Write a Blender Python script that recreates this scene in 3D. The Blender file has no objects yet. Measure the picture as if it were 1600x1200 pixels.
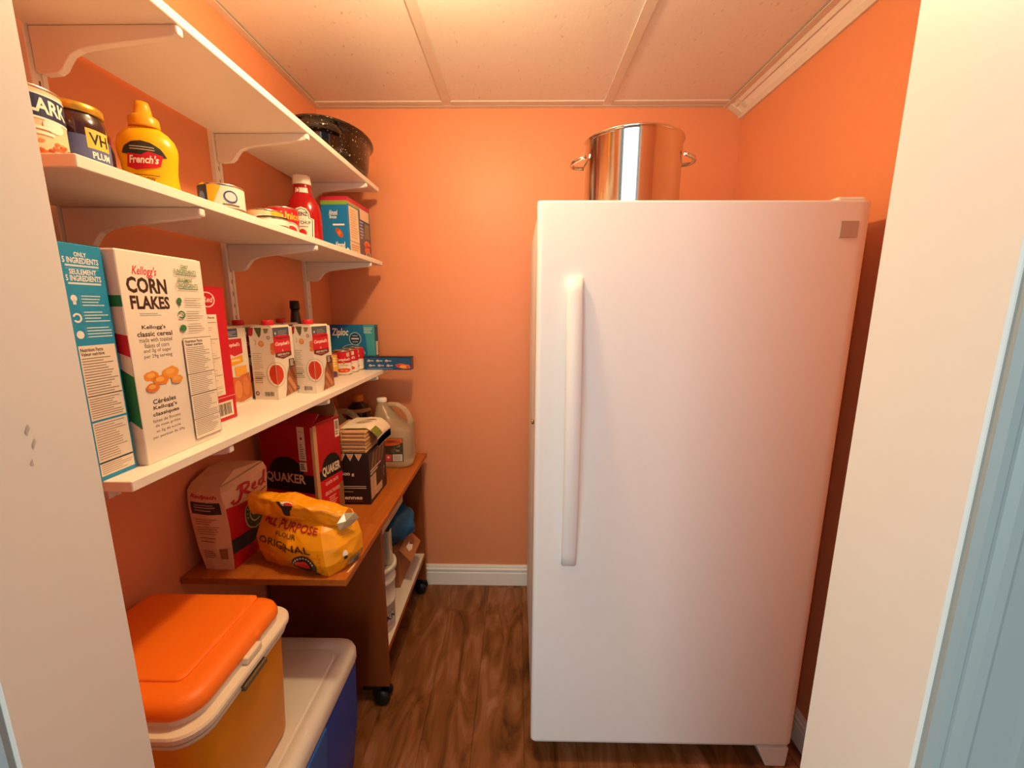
import bpy, bmesh, math, random
from mathutils import Vector, Matrix, noise
random.seed(7)
PI = math.pi
R = math.radians
SC = bpy.context.scene
COL = SC.collection

# ------------------------------------------------------------------ camera
def cam_axes(p, y, r):
    cp, sp, cy, sy = math.cos(p), math.sin(p), math.cos(y), math.sin(y)
    fwd = Vector((-sy*cp, cy*cp, -sp)); right = Vector((cy, sy, 0)); up = right.cross(fwd)
    cr, sr = math.cos(r), math.sin(r)
    return cr*right + sr*up, -sr*right + cr*up, fwd
_r, _u, _f = cam_axes(R(10.31), R(.84), R(.2))
cd = bpy.data.cameras.new('camera'); cam = bpy.data.objects.new('camera', cd); COL.objects.link(cam)
cam.matrix_world = Matrix(((_r.x, _u.x, -_f.x, 0), (_r.y, _u.y, -_f.y, 0), (_r.z, _u.z, -_f.z, 1.292), (0, 0, 0, 1)))
cd.sensor_fit = 'HORIZONTAL'; cd.sensor_width = 36; cd.lens = 36*641.2/1600
cd.clip_start = .02; SC.camera = cam

# ------------------------------------------------------------------ light
SC.view_settings.view_transform = 'Standard'; SC.view_settings.look = 'None'
SC.view_settings.gamma = 1; SC.view_settings.use_curve_mapping = False
SC.view_settings.exposure = 0.0
W = bpy.data.worlds.new('hallway_daylight'); SC.world = W; W.use_nodes = True
W.node_tree.nodes['Background'].inputs[0].default_value = (.80, .90, 1, 1)
W.node_tree.nodes['Background'].inputs[1].default_value = .22
ld = bpy.data.lights.new('bulb_light', 'POINT'); ld.energy = 26.5; ld.color = (1, .69, .36); ld.shadow_soft_size = .035
lo = bpy.data.objects.new('bulb_light', ld); COL.objects.link(lo); lo.location = (-.17, .845, 1.985)
# added soft fill panel behind the camera, standing in for unseen hallway light
ad_ = bpy.data.lights.new('hall_daylight', 'AREA'); ad_.shape = 'RECTANGLE'; ad_.size = 1.5; ad_.size_y = 1.6; ad_.energy = 28; ad_.color = (.86, 1, .98)
ao = bpy.data.objects.new('hall_daylight', ad_); COL.objects.link(ao); ao.location = (-.55, -1.45, 1.35); ao.rotation_euler = (R(90), 0, R(-15))

# ------------------------------------------------------------------ materials
def lin(h):
    c = [int(h[i:i+2], 16)/255 for i in (0, 2, 4)]
    return tuple(x/12.92 if x <= .04045 else ((x+.055)/1.055)**2.4 for x in c)
MATS = {}
def mat(name, hx, rough=.5, metal=0, var=.06, scale=30, bump=0, bscale=200, spec=.5, trans=0, ior=1.45, coat=0, sub=0):
    """procedural paint: noise-varied colour, optional noise bump"""
    if name in MATS: return MATS[name]
    m = bpy.data.materials.new(name); m.use_nodes = True; nt = m.node_tree; n = nt.nodes; b = n['Principled BSDF']
    c = lin(hx)
    tc = n.new('ShaderNodeTexCoord')
    nz = n.new('ShaderNodeTexNoise'); nz.inputs['Scale'].default_value = scale; nz.inputs['Detail'].default_value = 3
    nt.links.new(tc.outputs['Object'], nz.inputs['Vector'])
    mx = n.new('ShaderNodeMix'); mx.data_type = 'RGBA'
    mx.inputs[6].default_value = tuple(max(0, x*(1-var)) for x in c)+(1,)
    mx.inputs[7].default_value = tuple(min(1, x*(1+var)) for x in c)+(1,)
    nt.links.new(nz.outputs[0], mx.inputs[0]); nt.links.new(mx.outputs[2], b.inputs['Base Color'])
    b.inputs['Roughness'].default_value = rough; b.inputs['Metallic'].default_value = metal
    b.inputs['Specular IOR Level'].default_value = spec; b.inputs['IOR'].default_value = ior
    if trans: b.inputs['Transmission Weight'].default_value = trans
    if coat: b.inputs['Coat Weight'].default_value = coat
    if sub:
        b.inputs['Subsurface Weight'].default_value = sub; b.inputs['Subsurface Radius'].default_value = (.02, .02, .02)
    if bump:
        n2 = n.new('ShaderNodeTexNoise'); n2.inputs['Scale'].default_value = bscale; n2.inputs['Detail'].default_value = 4
        nt.links.new(tc.outputs['Object'], n2.inputs['Vector'])
        bp = n.new('ShaderNodeBump'); bp.inputs['Strength'].default_value = bump; bp.inputs['Distance'].default_value = .002
        nt.links.new(n2.outputs[0], bp.inputs['Height']); nt.links.new(bp.outputs[0], b.inputs['Normal'])
    MATS[name] = m
    return m
def ramp_mat(name, stops, kind, rough=.5, spec=.5, bump=0):
    """materials driven by a ramp: 'plank' (long grain + per-piece shift), 'wood', 'tile', 'enamel'"""
    if name in MATS: return MATS[name]
    m = bpy.data.materials.new(name); m.use_nodes = True; nt = m.node_tree; n = nt.nodes; b = n['Principled BSDF']
    tc = n.new('ShaderNodeTexCoord'); mp = n.new('ShaderNodeMapping'); nt.links.new(tc.outputs['Object'], mp.inputs[0])
    if kind in ('plank', 'wood'):
        oi = n.new('ShaderNodeObjectInfo'); ad = n.new('ShaderNodeVectorMath'); ad.operation = 'ADD'
        sc = n.new('ShaderNodeVectorMath'); sc.operation = 'SCALE'; sc.inputs['Scale'].default_value = 37.0
        cb = n.new('ShaderNodeCombineXYZ')
        for i in range(3): nt.links.new(oi.outputs['Random'], cb.inputs[i])
        nt.links.new(cb.outputs[0], sc.inputs[0]); nt.links.new(mp.outputs[0], ad.inputs[0]); nt.links.new(sc.outputs[0], ad.inputs[1])
        mp.inputs['Scale'].default_value = (8, 2.2, 8) if kind == 'plank' else (38, 2.2, 38)
        nz = n.new('ShaderNodeTexNoise'); nz.inputs['Scale'].default_value = 1.6 if kind == 'plank' else 1.5
        nz.inputs['Detail'].default_value = 6 if kind == 'plank' else 8; nz.inputs['Distortion'].default_value = 1.6 if kind == 'plank' else .4
        nz.inputs['Roughness'].default_value = .55
        nt.links.new(ad.outputs[0], nz.inputs['Vector']); fac = nz.outputs[0]
    elif kind == 'tile':
        nz = n.new('ShaderNodeTexNoise'); nz.inputs['Scale'].default_value = 110; nz.inputs['Detail'].default_value = 3
        mp.inputs['Scale'].default_value = (1, .45, 1)
        nt.links.new(mp.outputs[0], nz.inputs['Vector']); fac = nz.outputs[0]
    else:
        nz = n.new('ShaderNodeTexNoise'); nz.inputs['Scale'].default_value = 130; nz.inputs['Detail'].default_value = 2
        nt.links.new(mp.outputs[0], nz.inputs['Vector']); fac = nz.outputs[0]
    cr = n.new('ShaderNodeValToRGB'); e = cr.color_ramp.elements
    while len(e) < len(stops): e.new(.5)
    for i, (p, h) in enumerate(stops): e[i].position = p; e[i].color = lin(h)+(1,)
    nt.links.new(fac, cr.inputs[0]); nt.links.new(cr.outputs[0], b.inputs['Base Color'])
    b.inputs['Roughness'].default_value = rough; b.inputs['Specular IOR Level'].default_value = spec
    if bump:
        bp = n.new('ShaderNodeBump'); bp.inputs['Strength'].default_value = bump; bp.inputs['Distance'].default_value = .002
        nt.links.new(fac, bp.inputs['Height']); nt.links.new(bp.outputs[0], b.inputs['Normal'])
    MATS[name] = m
    return m
M_WALL = mat('wall_paint_orange', 'E39367', .42, var=.02, bump=.12, bscale=420, spec=.35)
M_TRIM = mat('trim_white', 'F3EEE4', .38, var=.015)
M_JAMB = mat('jamb_white', 'F4EFE6', .35, var=.02, scale=8)
M_HALL = mat('hall_wall_teal', '1C4A63', .6, var=.05)
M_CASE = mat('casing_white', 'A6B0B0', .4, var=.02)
M_SHELF = mat('melamine_white', 'F6F0E4', .35, var=.015)
M_STEEL = mat('white_enamel_steel', 'F1ECE4', .35, var=.01)
M_SLOT = mat('slot_dark', '6A4A38', .8)
M_TILE = ramp_mat('ceiling_tile', [(.0, 'BDB2A0'), (.26, 'D6CDBE'), (.33, 'EEE7DB'), (1, 'F2ECE2')], 'tile', .9, .1, .15)
M_GRID = mat('grid_metal', 'E2DACB', .45)
M_FLOOR = ramp_mat('laminate', [(.30, '4A2B10'), (.42, '75461F'), (.55, '8C5A34'), (.70, 'A8745A')], 'plank', .4, .35, .03)
M_SUB = mat('underlay_dark', '2B1E17', .9)
M_DESK = ramp_mat('desk_wood', [(.2, '9A5018'), (.5, 'B0601E'), (.8, 'BC6C28')], 'wood', .4, .4)
M_PANEL = mat('desk_side_laminate', '8A4418', .42, var=.05, scale=6)
M_FRZ = mat('freezer_enamel', 'F0EEEA', .55, var=.01, bump=.03, bscale=900)
M_GASKET = mat('gasket_grey', 'B9B4AC', .6)
M_SS = mat('stainless', 'D9D4CC', .12, 1, var=.02)
M_BRASS = mat('brass', 'B08D4A', .35, 1)
M_BLACKP = mat('black_plastic', '14120F', .4)
M_ROAST = ramp_mat('speckled_enamel', [(.0, '1B120B'), (.60, '20150C'), (.67, '2A1D12'), (.71, 'B9AC90')], 'enamel', .1, .6)

# ------------------------------------------------------------------ mesh helpers
class MB:
    def __init__(s): s.v = []; s.f = []; s.m = []; s.s = []
    def add(s, vs, fs, mi=0, sm=False):
        o = len(s.v); s.v += [tuple(p) for p in vs]
        for f in fs: s.f.append([i+o for i in f]); s.m.append(mi); s.s.append(sm)
        return s
    def box(s, x0, x1, y0, y1, z0, z1, mi=0):
        return s.add([(x, y, z) for z in (z0, z1) for y in (y0, y1) for x in (x0, x1)],
                     [(0, 2, 3, 1), (4, 5, 7, 6), (0, 1, 5, 4), (2, 6, 7, 3), (0, 4, 6, 2), (1, 3, 7, 5)], mi)
    def prism(s, pts, axis, a, b, mi=0, sm=False):
        """polygon pts (in the two other axes, order x,y,z minus axis) extruded from a to b"""
        def P(p, t):
            return {'x': (t, p[0], p[1]), 'y': (p[0], t, p[1]), 'z': (p[0], p[1], t)}[axis]
        n = len(pts)
        fs = [tuple(range(n))[::-1], tuple(range(n, 2*n))]
        s.add([P(p, a) for p in pts]+[P(p, b) for p in pts], fs, mi)
        o = len(s.v)-2*n
        for i in range(n):
            j = (i+1) % n; s.f.append([o+i, o+j, o+n+j, o+n+i]); s.m.append(mi); s.s.append(sm)
        return s
    def loft(s, rings, mi=0, sm=True, cap0=True, cap1=True):
        n = len(rings[0]); o = len(s.v)
        for r in rings: s.v += [tuple(p) for p in r]
        for k in range(len(rings)-1):
            for i in range(n):
                j = (i+1) % n
                s.f.append([o+k*n+i, o+k*n+j, o+(k+1)*n+j, o+(k+1)*n+i]); s.m.append(mi); s.s.append(sm)
        if cap0: s.f.append([o+i for i in range(n)][::-1]); s.m.append(mi); s.s.append(False)
        if cap1: s.f.append([o+(len(rings)-1)*n+i for i in range(n)]); s.m.append(mi); s.s.append(False)
        return s
    def lathe(s, prof, n=32, c=(0, 0, 0), sx=1, sy=1, mi=0, cap0=True, cap1=True, sm=True):
        return s.loft([[(c[0]+r*sx*math.cos(2*PI*i/n), c[1]+r*sy*math.sin(2*PI*i/n), c[2]+z) for i in range(n)] for r, z in prof], mi, sm, cap0, cap1)
    def tube(s, path, r, n=8, mi=0, flat=1.0):
        path = [Vector(p) for p in path]; rings = []
        up = Vector((0, 0, 1)); prev = None
        for i, p in enumerate(path):
            t = (path[min(i+1, len(path)-1)]-path[max(i-1, 0)]).normalized()
            a = prev if prev else (up if abs(t.z) < .9 else Vector((1, 0, 0)))
            x = (a-t*a.dot(t)).normalized(); y = t.cross(x); prev = x
            rr = r[i] if isinstance(r, (list, tuple)) else r
            rings.append([p+x*rr*math.cos(2*PI*k/n)+y*rr*flat*math.sin(2*PI*k/n) for k in range(n)])
        return s.loft(rings, mi)
    def grid(s, fn, nu, nv, mi=0, sm=True):
        vs = [fn(i/nu, j/nv) for j in range(nv+1) for i in range(nu+1)]
        return s.add(vs, [(j*(nu+1)+i, j*(nu+1)+i+1, (j+1)*(nu+1)+i+1, (j+1)*(nu+1)+i) for j in range(nv) for i in range(nu)], mi, sm)
    def build(s, name, mats, parent=None, bevel=0, seg=2, fixn=True):
        me = bpy.data.meshes.new(name); me.from_pydata(s.v, [], s.f)
        if not isinstance(mats, (list, tuple)): mats = [mats]
        for m in mats: me.materials.append(m)
        me.polygons.foreach_set('material_index', s.m); me.polygons.foreach_set('use_smooth', s.s)
        if fixn or bevel:
            bm = bmesh.new(); bm.from_mesh(me)
            if bevel:
                es = [e for e in bm.edges if len(e.link_faces) == 2 and e.calc_face_angle(0) > .5]
                bmesh.ops.bevel(bm, geom=es, offset=bevel, segments=seg, affect='EDGES', profile=.5, clamp_overlap=True)
            if fixn: bmesh.ops.recalc_face_normals(bm, faces=bm.faces)
            bm.to_mesh(me); bm.free()
            if bevel:
                for p in me.polygons: p.use_smooth = p.use_smooth or p.area < 1e-9
        o = bpy.data.objects.new(name, me); COL.objects.link(o)
        if parent: o.parent = parent
        return o
def tag(o, label=None, cat=None, group=None, kind=None):
    if label: o['label'] = label
    if cat: o['category'] = cat
    if group: o['group'] = group
    if kind: o['kind'] = kind
    return o
def thing(name, label, cat, loc=(0, 0, 0), rz=0, group=None):
    o = bpy.data.objects.new(name, None); COL.objects.link(o); o.location = loc; o.rotation_euler = (0, 0, rz); o.empty_display_size = .05
    return tag(o, label, cat, group)
def copy_tree(o, parent=None, skip=()):
    c = o.copy(); COL.objects.link(c)
    if parent: c.parent = parent
    for ch in list(o.children):
        if not ch.name.startswith(tuple(skip)) if skip else True: copy_tree(ch, c, skip)
    return c
def rrect(cx, cy, w, d, r, z, seg=5):
    r = min(r, w/2-1e-4, d/2-1e-4); out = []
    for sx, sy, a0 in ((1, 1, 0), (-1, 1, PI/2), (-1, -1, PI), (1, -1, 1.5*PI)):
        for k in range(seg+1):
            a = a0+PI/2*k/seg; out.append((cx+sx*(w/2-r)+r*math.cos(a), cy+sy*(d/2-r)+r*math.sin(a), z))
    return out

# ------------------------------------------------------------------ flat print (lettering, panels) laid on faces
_txt = {}
def glyphs(t, bold=0, shear=0):
    k = (t, bold, shear)
    if k in _txt: return _txt[k]
    cu = bpy.data.curves.new('t', 'FONT'); cu.body = t; cu.resolution_u = 2; cu.offset = bold; cu.shear = shear; cu.fill_mode = 'BOTH'
    cu.dimensions = '2D'
    ob = bpy.data.objects.new('t', cu); COL.objects.link(ob)
    me = bpy.data.meshes.new_from_object(ob)
    vs = [(v.co.x, v.co.y) for v in me.vertices]; fs = [tuple(p.vertices) for p in me.polygons]
    bpy.data.objects.remove(ob); bpy.data.curves.remove(cu); bpy.data.meshes.remove(me)
    if not vs: _txt[k] = ([], []); return _txt[k]
    x0 = min(p[0] for p in vs); x1 = max(p[0] for p in vs); y0 = min(p[1] for p in vs); y1 = max(p[1] for p in vs)
    vs = [((x-x0)/max(1e-6, x1-x0), (y-y0)/max(1e-6, y1-y0)) for x, y in vs]
    _txt[k] = (vs, fs); return _txt[k]
def ink(hx): return mat('ink_'+hx, hx, .45, var=.03, scale=80)
class Print:
    def __init__(s, fn, step=.00018, div=0): s.fn = fn; s.mb = MB(); s.cols = []; s.layer = 1; s.step = step; s.div = div; s.base = .0002 if div else 0
    def ci(s, hx):
        if hx not in s.cols: s.cols.append(hx)
        return s.cols.index(hx)
    def raw(s, vs, fs, hx):
        if s.div:
            L = 1.0/s.div; vs = list(vs); tri = []; mid = {}
            for f in fs: tri += [(f[0], f[i], f[i+1]) for i in range(1, len(f)-1)]
            fs = []
            while tri:
                a, b, c = tri.pop()
                es = sorted(((max(abs(vs[i][0]-vs[j][0]), .5*abs(vs[i][1]-vs[j][1])), i, j, k) for i, j, k in ((a, b, c), (b, c, a), (c, a, b))), reverse=True)
                d, i, j, k = es[0]
                if d <= L or len(fs) > 20000: fs.append((a, b, c)); continue
                key = (min(i, j), max(i, j))
                if key not in mid: vs.append(((vs[i][0]+vs[j][0])/2, (vs[i][1]+vs[j][1])/2)); mid[key] = len(vs)-1
                m_ = mid[key]; tri += [(i, m_, k), (m_, j, k)]
        s.mb.add([s.fn(u, v, s.base+s.layer*s.step) for u, v in vs], fs, s.ci(hx)); return s
    def up(s): s.layer += 1; return s
    def rect(s, x0, y0, x1, y1, hx):
        n = s.div or 1
        nu = max(1, round(abs(x1-x0)*n)); nv = max(1, round(abs(y1-y0)*n))
        vs = [(x0+(x1-x0)*i/nu, y0+(y1-y0)*j/nv) for j in range(nv+1) for i in range(nu+1)]
        return s.raw(vs, [(j*(nu+1)+i, j*(nu+1)+i+1, (j+1)*(nu+1)+i+1, (j+1)*(nu+1)+i) for j in range(nv) for i in range(nu)], hx)
    def poly(s, pts, hx): return s.raw(pts, [tuple(range(len(pts)))], hx)
    def ell(s, cx, cy, rx, ry, hx, n=20):
        vs = [(cx, cy)]
        rings = 3 if s.div else 1
        for k in range(1, rings+1):
            vs += [(cx+rx*k/rings*math.cos(2*PI*i/n), cy+ry*k/rings*math.sin(2*PI*i/n)) for i in range(n)]
        fs = [(0, 1+i, 1+(i+1) % n) for i in range(n)]
        for k in range(rings-1):
            fs += [(1+k*n+i, 1+(k+1)*n+i, 1+(k+1)*n+(i+1) % n, 1+k*n+(i+1) % n) for i in range(n)]
        return s.raw(vs, fs, hx)
    def ring(s, cx, cy, rx, ry, t, hx, n=24, a0=0, a1=2*PI):
        vs = []
        for i in range(n+1):
            a = a0+(a1-a0)*i/n; vs += [(cx+rx*math.cos(a), cy+ry*math.sin(a)), (cx+rx*(1-t)*math.cos(a), cy+ry*(1-t)*math.sin(a))]
        return s.raw(vs, [(2*i, 2*i+2, 2*i+3, 2*i+1) for i in range(n)], hx)
    def stroke(s, pts, w, hx, asp=1.0):
        """pen stroke through pts; w in v units, asp = metres per u / metres per v"""
        vs = []; n = len(pts)
        for i, p in enumerate(pts):
            a = pts[max(i-1, 0)]; b = pts[min(i+1, n-1)]
            dx, dy = (b[0]-a[0])*asp, b[1]-a[1]; L = math.hypot(dx, dy) or 1
            ww = w*(1 if 0 < i < n-1 else .55)
            vs += [(p[0]-dy/L*ww/2/asp, p[1]+dx/L*ww/2), (p[0]+dy/L*ww/2/asp, p[1]-dx/L*ww/2)]
        return s.raw(vs, [(2*i, 2*i+1, 2*i+3, 2*i+2) for i in range(n-1)], hx)
    def text(s, t, x0, y0, x1, y1, hx, bold=0, shear=0, rise=0):
        vs, fs = glyphs(t, bold, shear)
        if vs: s.raw([(x0+(x1-x0)*a, y0+(y1-y0)*b+rise*a) for a, b in vs], fs, hx)
        return s
    def lines(s, x0, y0, x1, y1, n, hx, w=.45, full=False):
        h = (y1-y0)/n
        for i in range(n):
            e = x1 if full else x0+(x1-x0)*random.uniform(.6, 1)
            y = y1-(i+.5)*h
            s.raw([(x0, y-h*w/2), (e, y-h*w/2), (e, y+h*w/2), (x0, y+h*w/2)], [(0, 1, 2, 3)], hx)
        return s
    def bars(s, x0, y0, x1, y1, hx, n=22):
        x = x0; st = (x1-x0)/n
        while x < x1-st*.3:
            w = st*random.choice((.25, .4, .7)); s.raw([(x, y0), (min(x+w, x1), y0), (min(x+w, x1), y1), (x, y1)], [(0, 1, 2, 3)], hx); x += w+st*random.choice((.3, .5))
        return s
    def build(s, name, parent, label=None):
        o = s.mb.build(name, [ink(c) for c in s.cols], parent, fixn=False)
        if label: o['label'] = label
        return o
def F_front(w, d, h): return lambda u, v, o: (u*w, -o, v*h)
def F_right(w, d, h): return lambda u, v, o: (w+o, u*d, v*h)
def F_left(w, d, h): return lambda u, v, o: (-o, (1-u)*d, v*h)
def F_top(w, d, h): return lambda u, v, o: (u*w, v*d, h+o)
def F_cyl(r, z0, h, a0, span):
    """label wrapped on a can: u runs over span radians centred on heading a0"""
    return lambda u, v, o: ((r+o)*math.cos(a0+(u-.5)*span), (r+o)*math.sin(a0+(u-.5)*span), z0+v*h)
def heading(x, y): return math.atan2(-y, -x)     # from a point towards where the picture was taken

# ================================================================== the room
YB, XL, XR, ZC = 1.761, -.797, .858, 2.062
YF0, YF1 = .2876, .398          # front wall (hall side, pantry side)
OX0, OX1, OZ = -.435, .333, 1.985
def struct(name, mb, m, label, parent=None, **k):
    o = mb.build(name, m, parent, **k)
    if not parent: tag(o, label, kind='structure')
    return o
fl = struct('floor', MB().box(XL-.12, XR+.12, -1.6, YB+.12, -.06, -.009), M_SUB, 'brown wood laminate floor of long planks')
# planks, each a piece of its own
pw = .157; xs = XL-.12; k = 0; plank_mesh = {}
while xs < XR+.1:
    x1 = min(xs+pw, XR+.12)
    y = -1.6 - random.uniform(0, .9)
    while y < YB+.1:
        y1 = min(y+1.22, YB+.11); ya = max(y, -1.6)
        if y1-ya > .02:
            MB().box(xs+.0003, x1-.0003, ya+.0003, y1-.0003, -.009, 0).build('plank', M_FLOOR, fl, bevel=.0005, seg=1)
        y += 1.22
    xs += pw; k += 1
struct('wall_back', MB().box(XL-.12, XR+.12, YB, YB+.1, 0, 2.25), M_WALL, 'orange painted back wall behind freezer and shelves')
struct('wall_left', MB().box(XL-.1, XL, YF0+.01, YB, 0, 2.25), M_WALL, 'orange painted wall carrying the three white shelves')
struct('wall_right', MB().box(XR, XR+.1, YF0+.01, YB, 0, 2.25), M_WALL, 'orange painted wall beside the freezer')
def frontwall():
    for nm, x0, x1, z0, z1 in (('wall_front_left', -1.6, OX0-.018, 0, 2.25), ('wall_front_right', OX1+.018, 1.6, 0, 2.25), ('wall_front_head', OX0-.018, OX1+.018, OZ+.018, 2.25)):
        mb = MB().box(x0, x1, YF0+.002, YF1, z0, z1)
        # pantry side orange, hall side teal
        for i, f in enumerate(mb.f):
            ys = [mb.v[j][1] for j in f]
            if max(ys) < YF0+.01: mb.m[i] = 1
        struct(nm, mb, [M_WALL, M_HALL], 'front wall of the pantry around the doorway', fixn=True)
frontwall()
struct('trim_1', MB().box(OX0-.018, OX0, YF0, YF1+.001, 0, OZ), M_JAMB, 'white door jamb at the left edge of the picture', bevel=.0015, seg=1)
struct('trim_2', MB().box(OX1, OX1+.018, YF0, YF1+.001, 0, OZ), M_JAMB, 'white door jamb at the right edge of the picture', bevel=.0015, seg=1)
struct('trim_3', MB().box(OX0-.018, OX1+.018, YF0, YF1+.001, OZ, OZ+.018), M_JAMB, 'white head jamb over the doorway')
def casing(name, x, sgn, label):
    # colonial profile: x outwards from the jamb, y towards the hall
    pr = [(0, 0), (0, .0055), (.004, .0095), (.009, .0105), (.013, .008), (.016, .0075), (.021, .011), (.027, .0125), (.030, .011), (.033, .0095),
          (.060, .0115), (.066, .0125), (.068, .0165), (.073, .018), (.079, .0175), (.082, .0155), (.082, 0)]
    pts = [(x+sgn*(.003+a), YF0+.001-b) for a, b in pr]
    struct(name, MB().prism(pts, 'z', 0, OZ+.09), M_CASE, label)
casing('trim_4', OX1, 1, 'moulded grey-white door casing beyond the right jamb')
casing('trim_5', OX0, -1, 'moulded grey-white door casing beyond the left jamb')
# baseboards
bp = [(0, 0), (.013, 0), (.013, .062), (.011, .066), (.011, .071), (.0135, .075), (.0135, .082), (.009, .087), (.009, .093), (.006, .101), (0, .101)]
struct('baseboard_back', MB().prism([(YB-a, b) for a, b in bp], 'x', XL, XR), M_TRIM, 'white moulded baseboard along the back wall')
struct('baseboard_left', MB().prism([(XL+a, b) for a, b in bp], 'y', YF1, YB-.014), M_TRIM, 'white moulded baseboard under the shelves')
struct('baseboard_right', MB().prism([(XR-a, b) for a, b in bp], 'y', YF1, YB-.014), M_TRIM, 'white moulded baseboard beside the freezer')
# ceiling: slab, tiles, T bars
ce = struct('ceiling', MB().box(XL-.1, XR+.1, YF0, YB+.1, ZC+.035, ZC+.14), M_SUB, 'suspended ceiling of speckled tiles in a metal grid')
gx = [XL+.012, -.277, .334, .805]; gy = [YF1, .548, YB-.012]
for i in range(3):
    for j in range(2):
        MB().box(gx[i]+.003, gx[i+1]-.003, gy[j]+.003, gy[j+1]-.003, ZC+.004, ZC+.02).build('ceiling_tile', M_TILE, ce, bevel=.002, seg=1)
for x in gx[1:3]: MB().box(x-.016, x+.016, YF1, YB, ZC-.0005, ZC+.003).build('grid_bar', M_GRID, ce, bevel=.0008, seg=1)
MB().box(XL, .80, gy[1]-.0125, gy[1]+.0125, ZC-.0008, ZC+.0028).build('grid_bar', M_GRID, ce)
# wall angles
MB().prism([(XL+.0002, ZC-.002), (XL+.022, ZC-.002), (XL+.022, ZC), (XL+.003, ZC), (XL+.003, ZC+.02), (XL+.0002, ZC+.02)], 'y', YF1, YB).build('wall_angle', M_GRID, ce)
MB().prism([(YB-.0002, ZC-.0015), (YB-.022, ZC-.0015), (YB-.022, ZC), (YB-.003, ZC), (YB-.003, ZC+.02), (YB-.0002, ZC+.02)], 'x', XL, XR).build('wall_angle', M_GRID, ce)
MB().prism([(YB-.024, ZC+.0005), (YB-.048, ZC+.0005), (YB-.052, ZC+.004), (YB-.024, ZC+.004)], 'x', XL+.02, .80).build('tile_ledge', M_GRID, ce)
# sloping filler strip along the right wall, held by two angles
MB().prism([(.803, ZC+.004), (.855, ZC-.036), (.857, ZC-.034), (.857, ZC+.03), (.803, ZC+.03)], 'y', YF1, YB-.03).build('ceiling_strip', M_TILE, ce)
MB().prism([(.785, ZC-.001), (.808, ZC-.001), (.818, ZC-.0105), (.817, ZC-.0125), (.807, ZC-.003), (.785, ZC-.003)], 'y', YF1, YB).build('grid_bar', M_GRID, ce)
MB().prism([(.8575, ZC-.041), (.850, ZC-.041), (.840, ZC-.0275), (.842, ZC-.0255), (.8575, ZC-.037)], 'y', YF1, YB).build('wall_angle', M_GRID, ce)
MB().prism([(.80, ZC-.003), (.857, ZC-.043), (.857, ZC+.02), (.80, ZC+.02)], 'y', YB-.032, YB-.001).build('wall_angle', M_GRID, ce)
MB().prism([(.80, ZC+.002), (.857, ZC-.0375), (.857, ZC-.040), (.80, ZC-.0005)], 'y', YB-.075, YB-.055).build('grid_bar', M_GRID, ce)
# ceiling lamp above the middle of the pantry (out of the picture)
cl = thing('ceiling_lamp', 'white porcelain lamp holder with a bare bulb on the pantry ceiling', 'lamp', (-.17, .845, ZC))
MB().lathe([(.001, 0), (.06, 0), (.06, -.012), (.045, -.022), (.028, -.045), (.026, -.06), (.001, -.06)], 24).build('lamp_base', M_TRIM, cl)

# ================================================================== shelving
S1, S2, S3 = 1.7506, 1.4775, 1.0525
XS = -.541
for z, nm in ((S1, 'topmost white melamine shelf board carrying the dark roasting pan'), (S2, 'middle white melamine shelf board with mustard and ketchup bottles'), (S3, 'lowest white melamine shelf board carrying cereal boxes and broth cartons')):
    o = MB().box(XL+.0125, XS, .533, 1.683, z-.016, z).build('shelf_board', M_SHELF, bevel=.0012, seg=1)
    tag(o, nm, 'shelf', 'white wall shelves')
UPY = (.738, 1.146, 1.562)
upn = ('nearest to the doorway', 'at the middle of the shelves', 'nearest to the back wall')
for y, w in zip(UPY, upn):
    t = thing('shelf_upright', 'white slotted steel upright on the orange wall, '+w, 'upright', (XL, y, .93), 0, 'slotted shelf uprights')
    MB().prism([(0, -.0125), (.0115, -.0125), (.0125, -.0115), (.0125, -.004), (.0105, -.004), (.0105, .004), (.0125, .004), (.0125, .0115), (.0115, .0125), (0, .0125)], 'z', 0, .875).build('channel', M_STEEL, t)
    sl = MB(); z = .012
    while z < .86:
        sl.box(.0103, .0107, -.0012, .0012, z, z+.011)
        z += .032
    tag(sl.build('slots', M_SLOT, t, fixn=False), 'row of narrow dark slots', kind='stuff')
# bracket: pressed steel, deep at the wall with a scooped underside and a rounded nose
def bracket_mesh():
    L = .238; pts = [(0, 0), (L, 0), (L, -.010), (L-.006, -.016), (L-.03, -.0185)]
    pts += [(.10, -.030), (.078, -.034), (.062, -.041), (.052, -.052), (.045, -.062), (.035, -.068), (.012, -.070), (0, -.066)]
    return pts
bproto = None
for z, sn in ((S1, 'top'), (S2, 'middle'), (S3, 'lowest')):
    for y, w in zip(UPY, ('near the doorway', 'at the middle upright', 'near the back wall')):
        if bproto is None:
            t = thing('shelf_bracket', '', 'bracket', (0, 0, 0), 0, 'white shelf brackets')
            MB().prism(bracket_mesh(), 'y', -.006, .006).build('arm', M_STEEL, t, bevel=.0015, seg=2)
            MB().box(.228, .2405, -.0068, .0068, -.0142, -.0005).build('nose_cap', M_STEEL, t, bevel=.003, seg=2)
            bproto = t
        else: t = copy_tree(bproto)
        t.location = (XL+.0135, y, z-.0165); t['label'] = 'white steel bracket under the %s shelf, %s' % (sn, w)

# ================================================================== freezer
fr = thing('upright_freezer', 'white upright freezer with a long bowed door handle', 'freezer', (.0425, .9735, 0))
FW, FZ = .7465, 1.531
MB().box(.004, FW-.004,   .072, .70, .05, FZ-.0015).build('cabinet', M_FRZ, fr, bevel=.006)
MB().box(.012, FW-.012, .058, .074, .09, FZ-.02).build('door_gasket', M_GASKET, fr)
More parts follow.
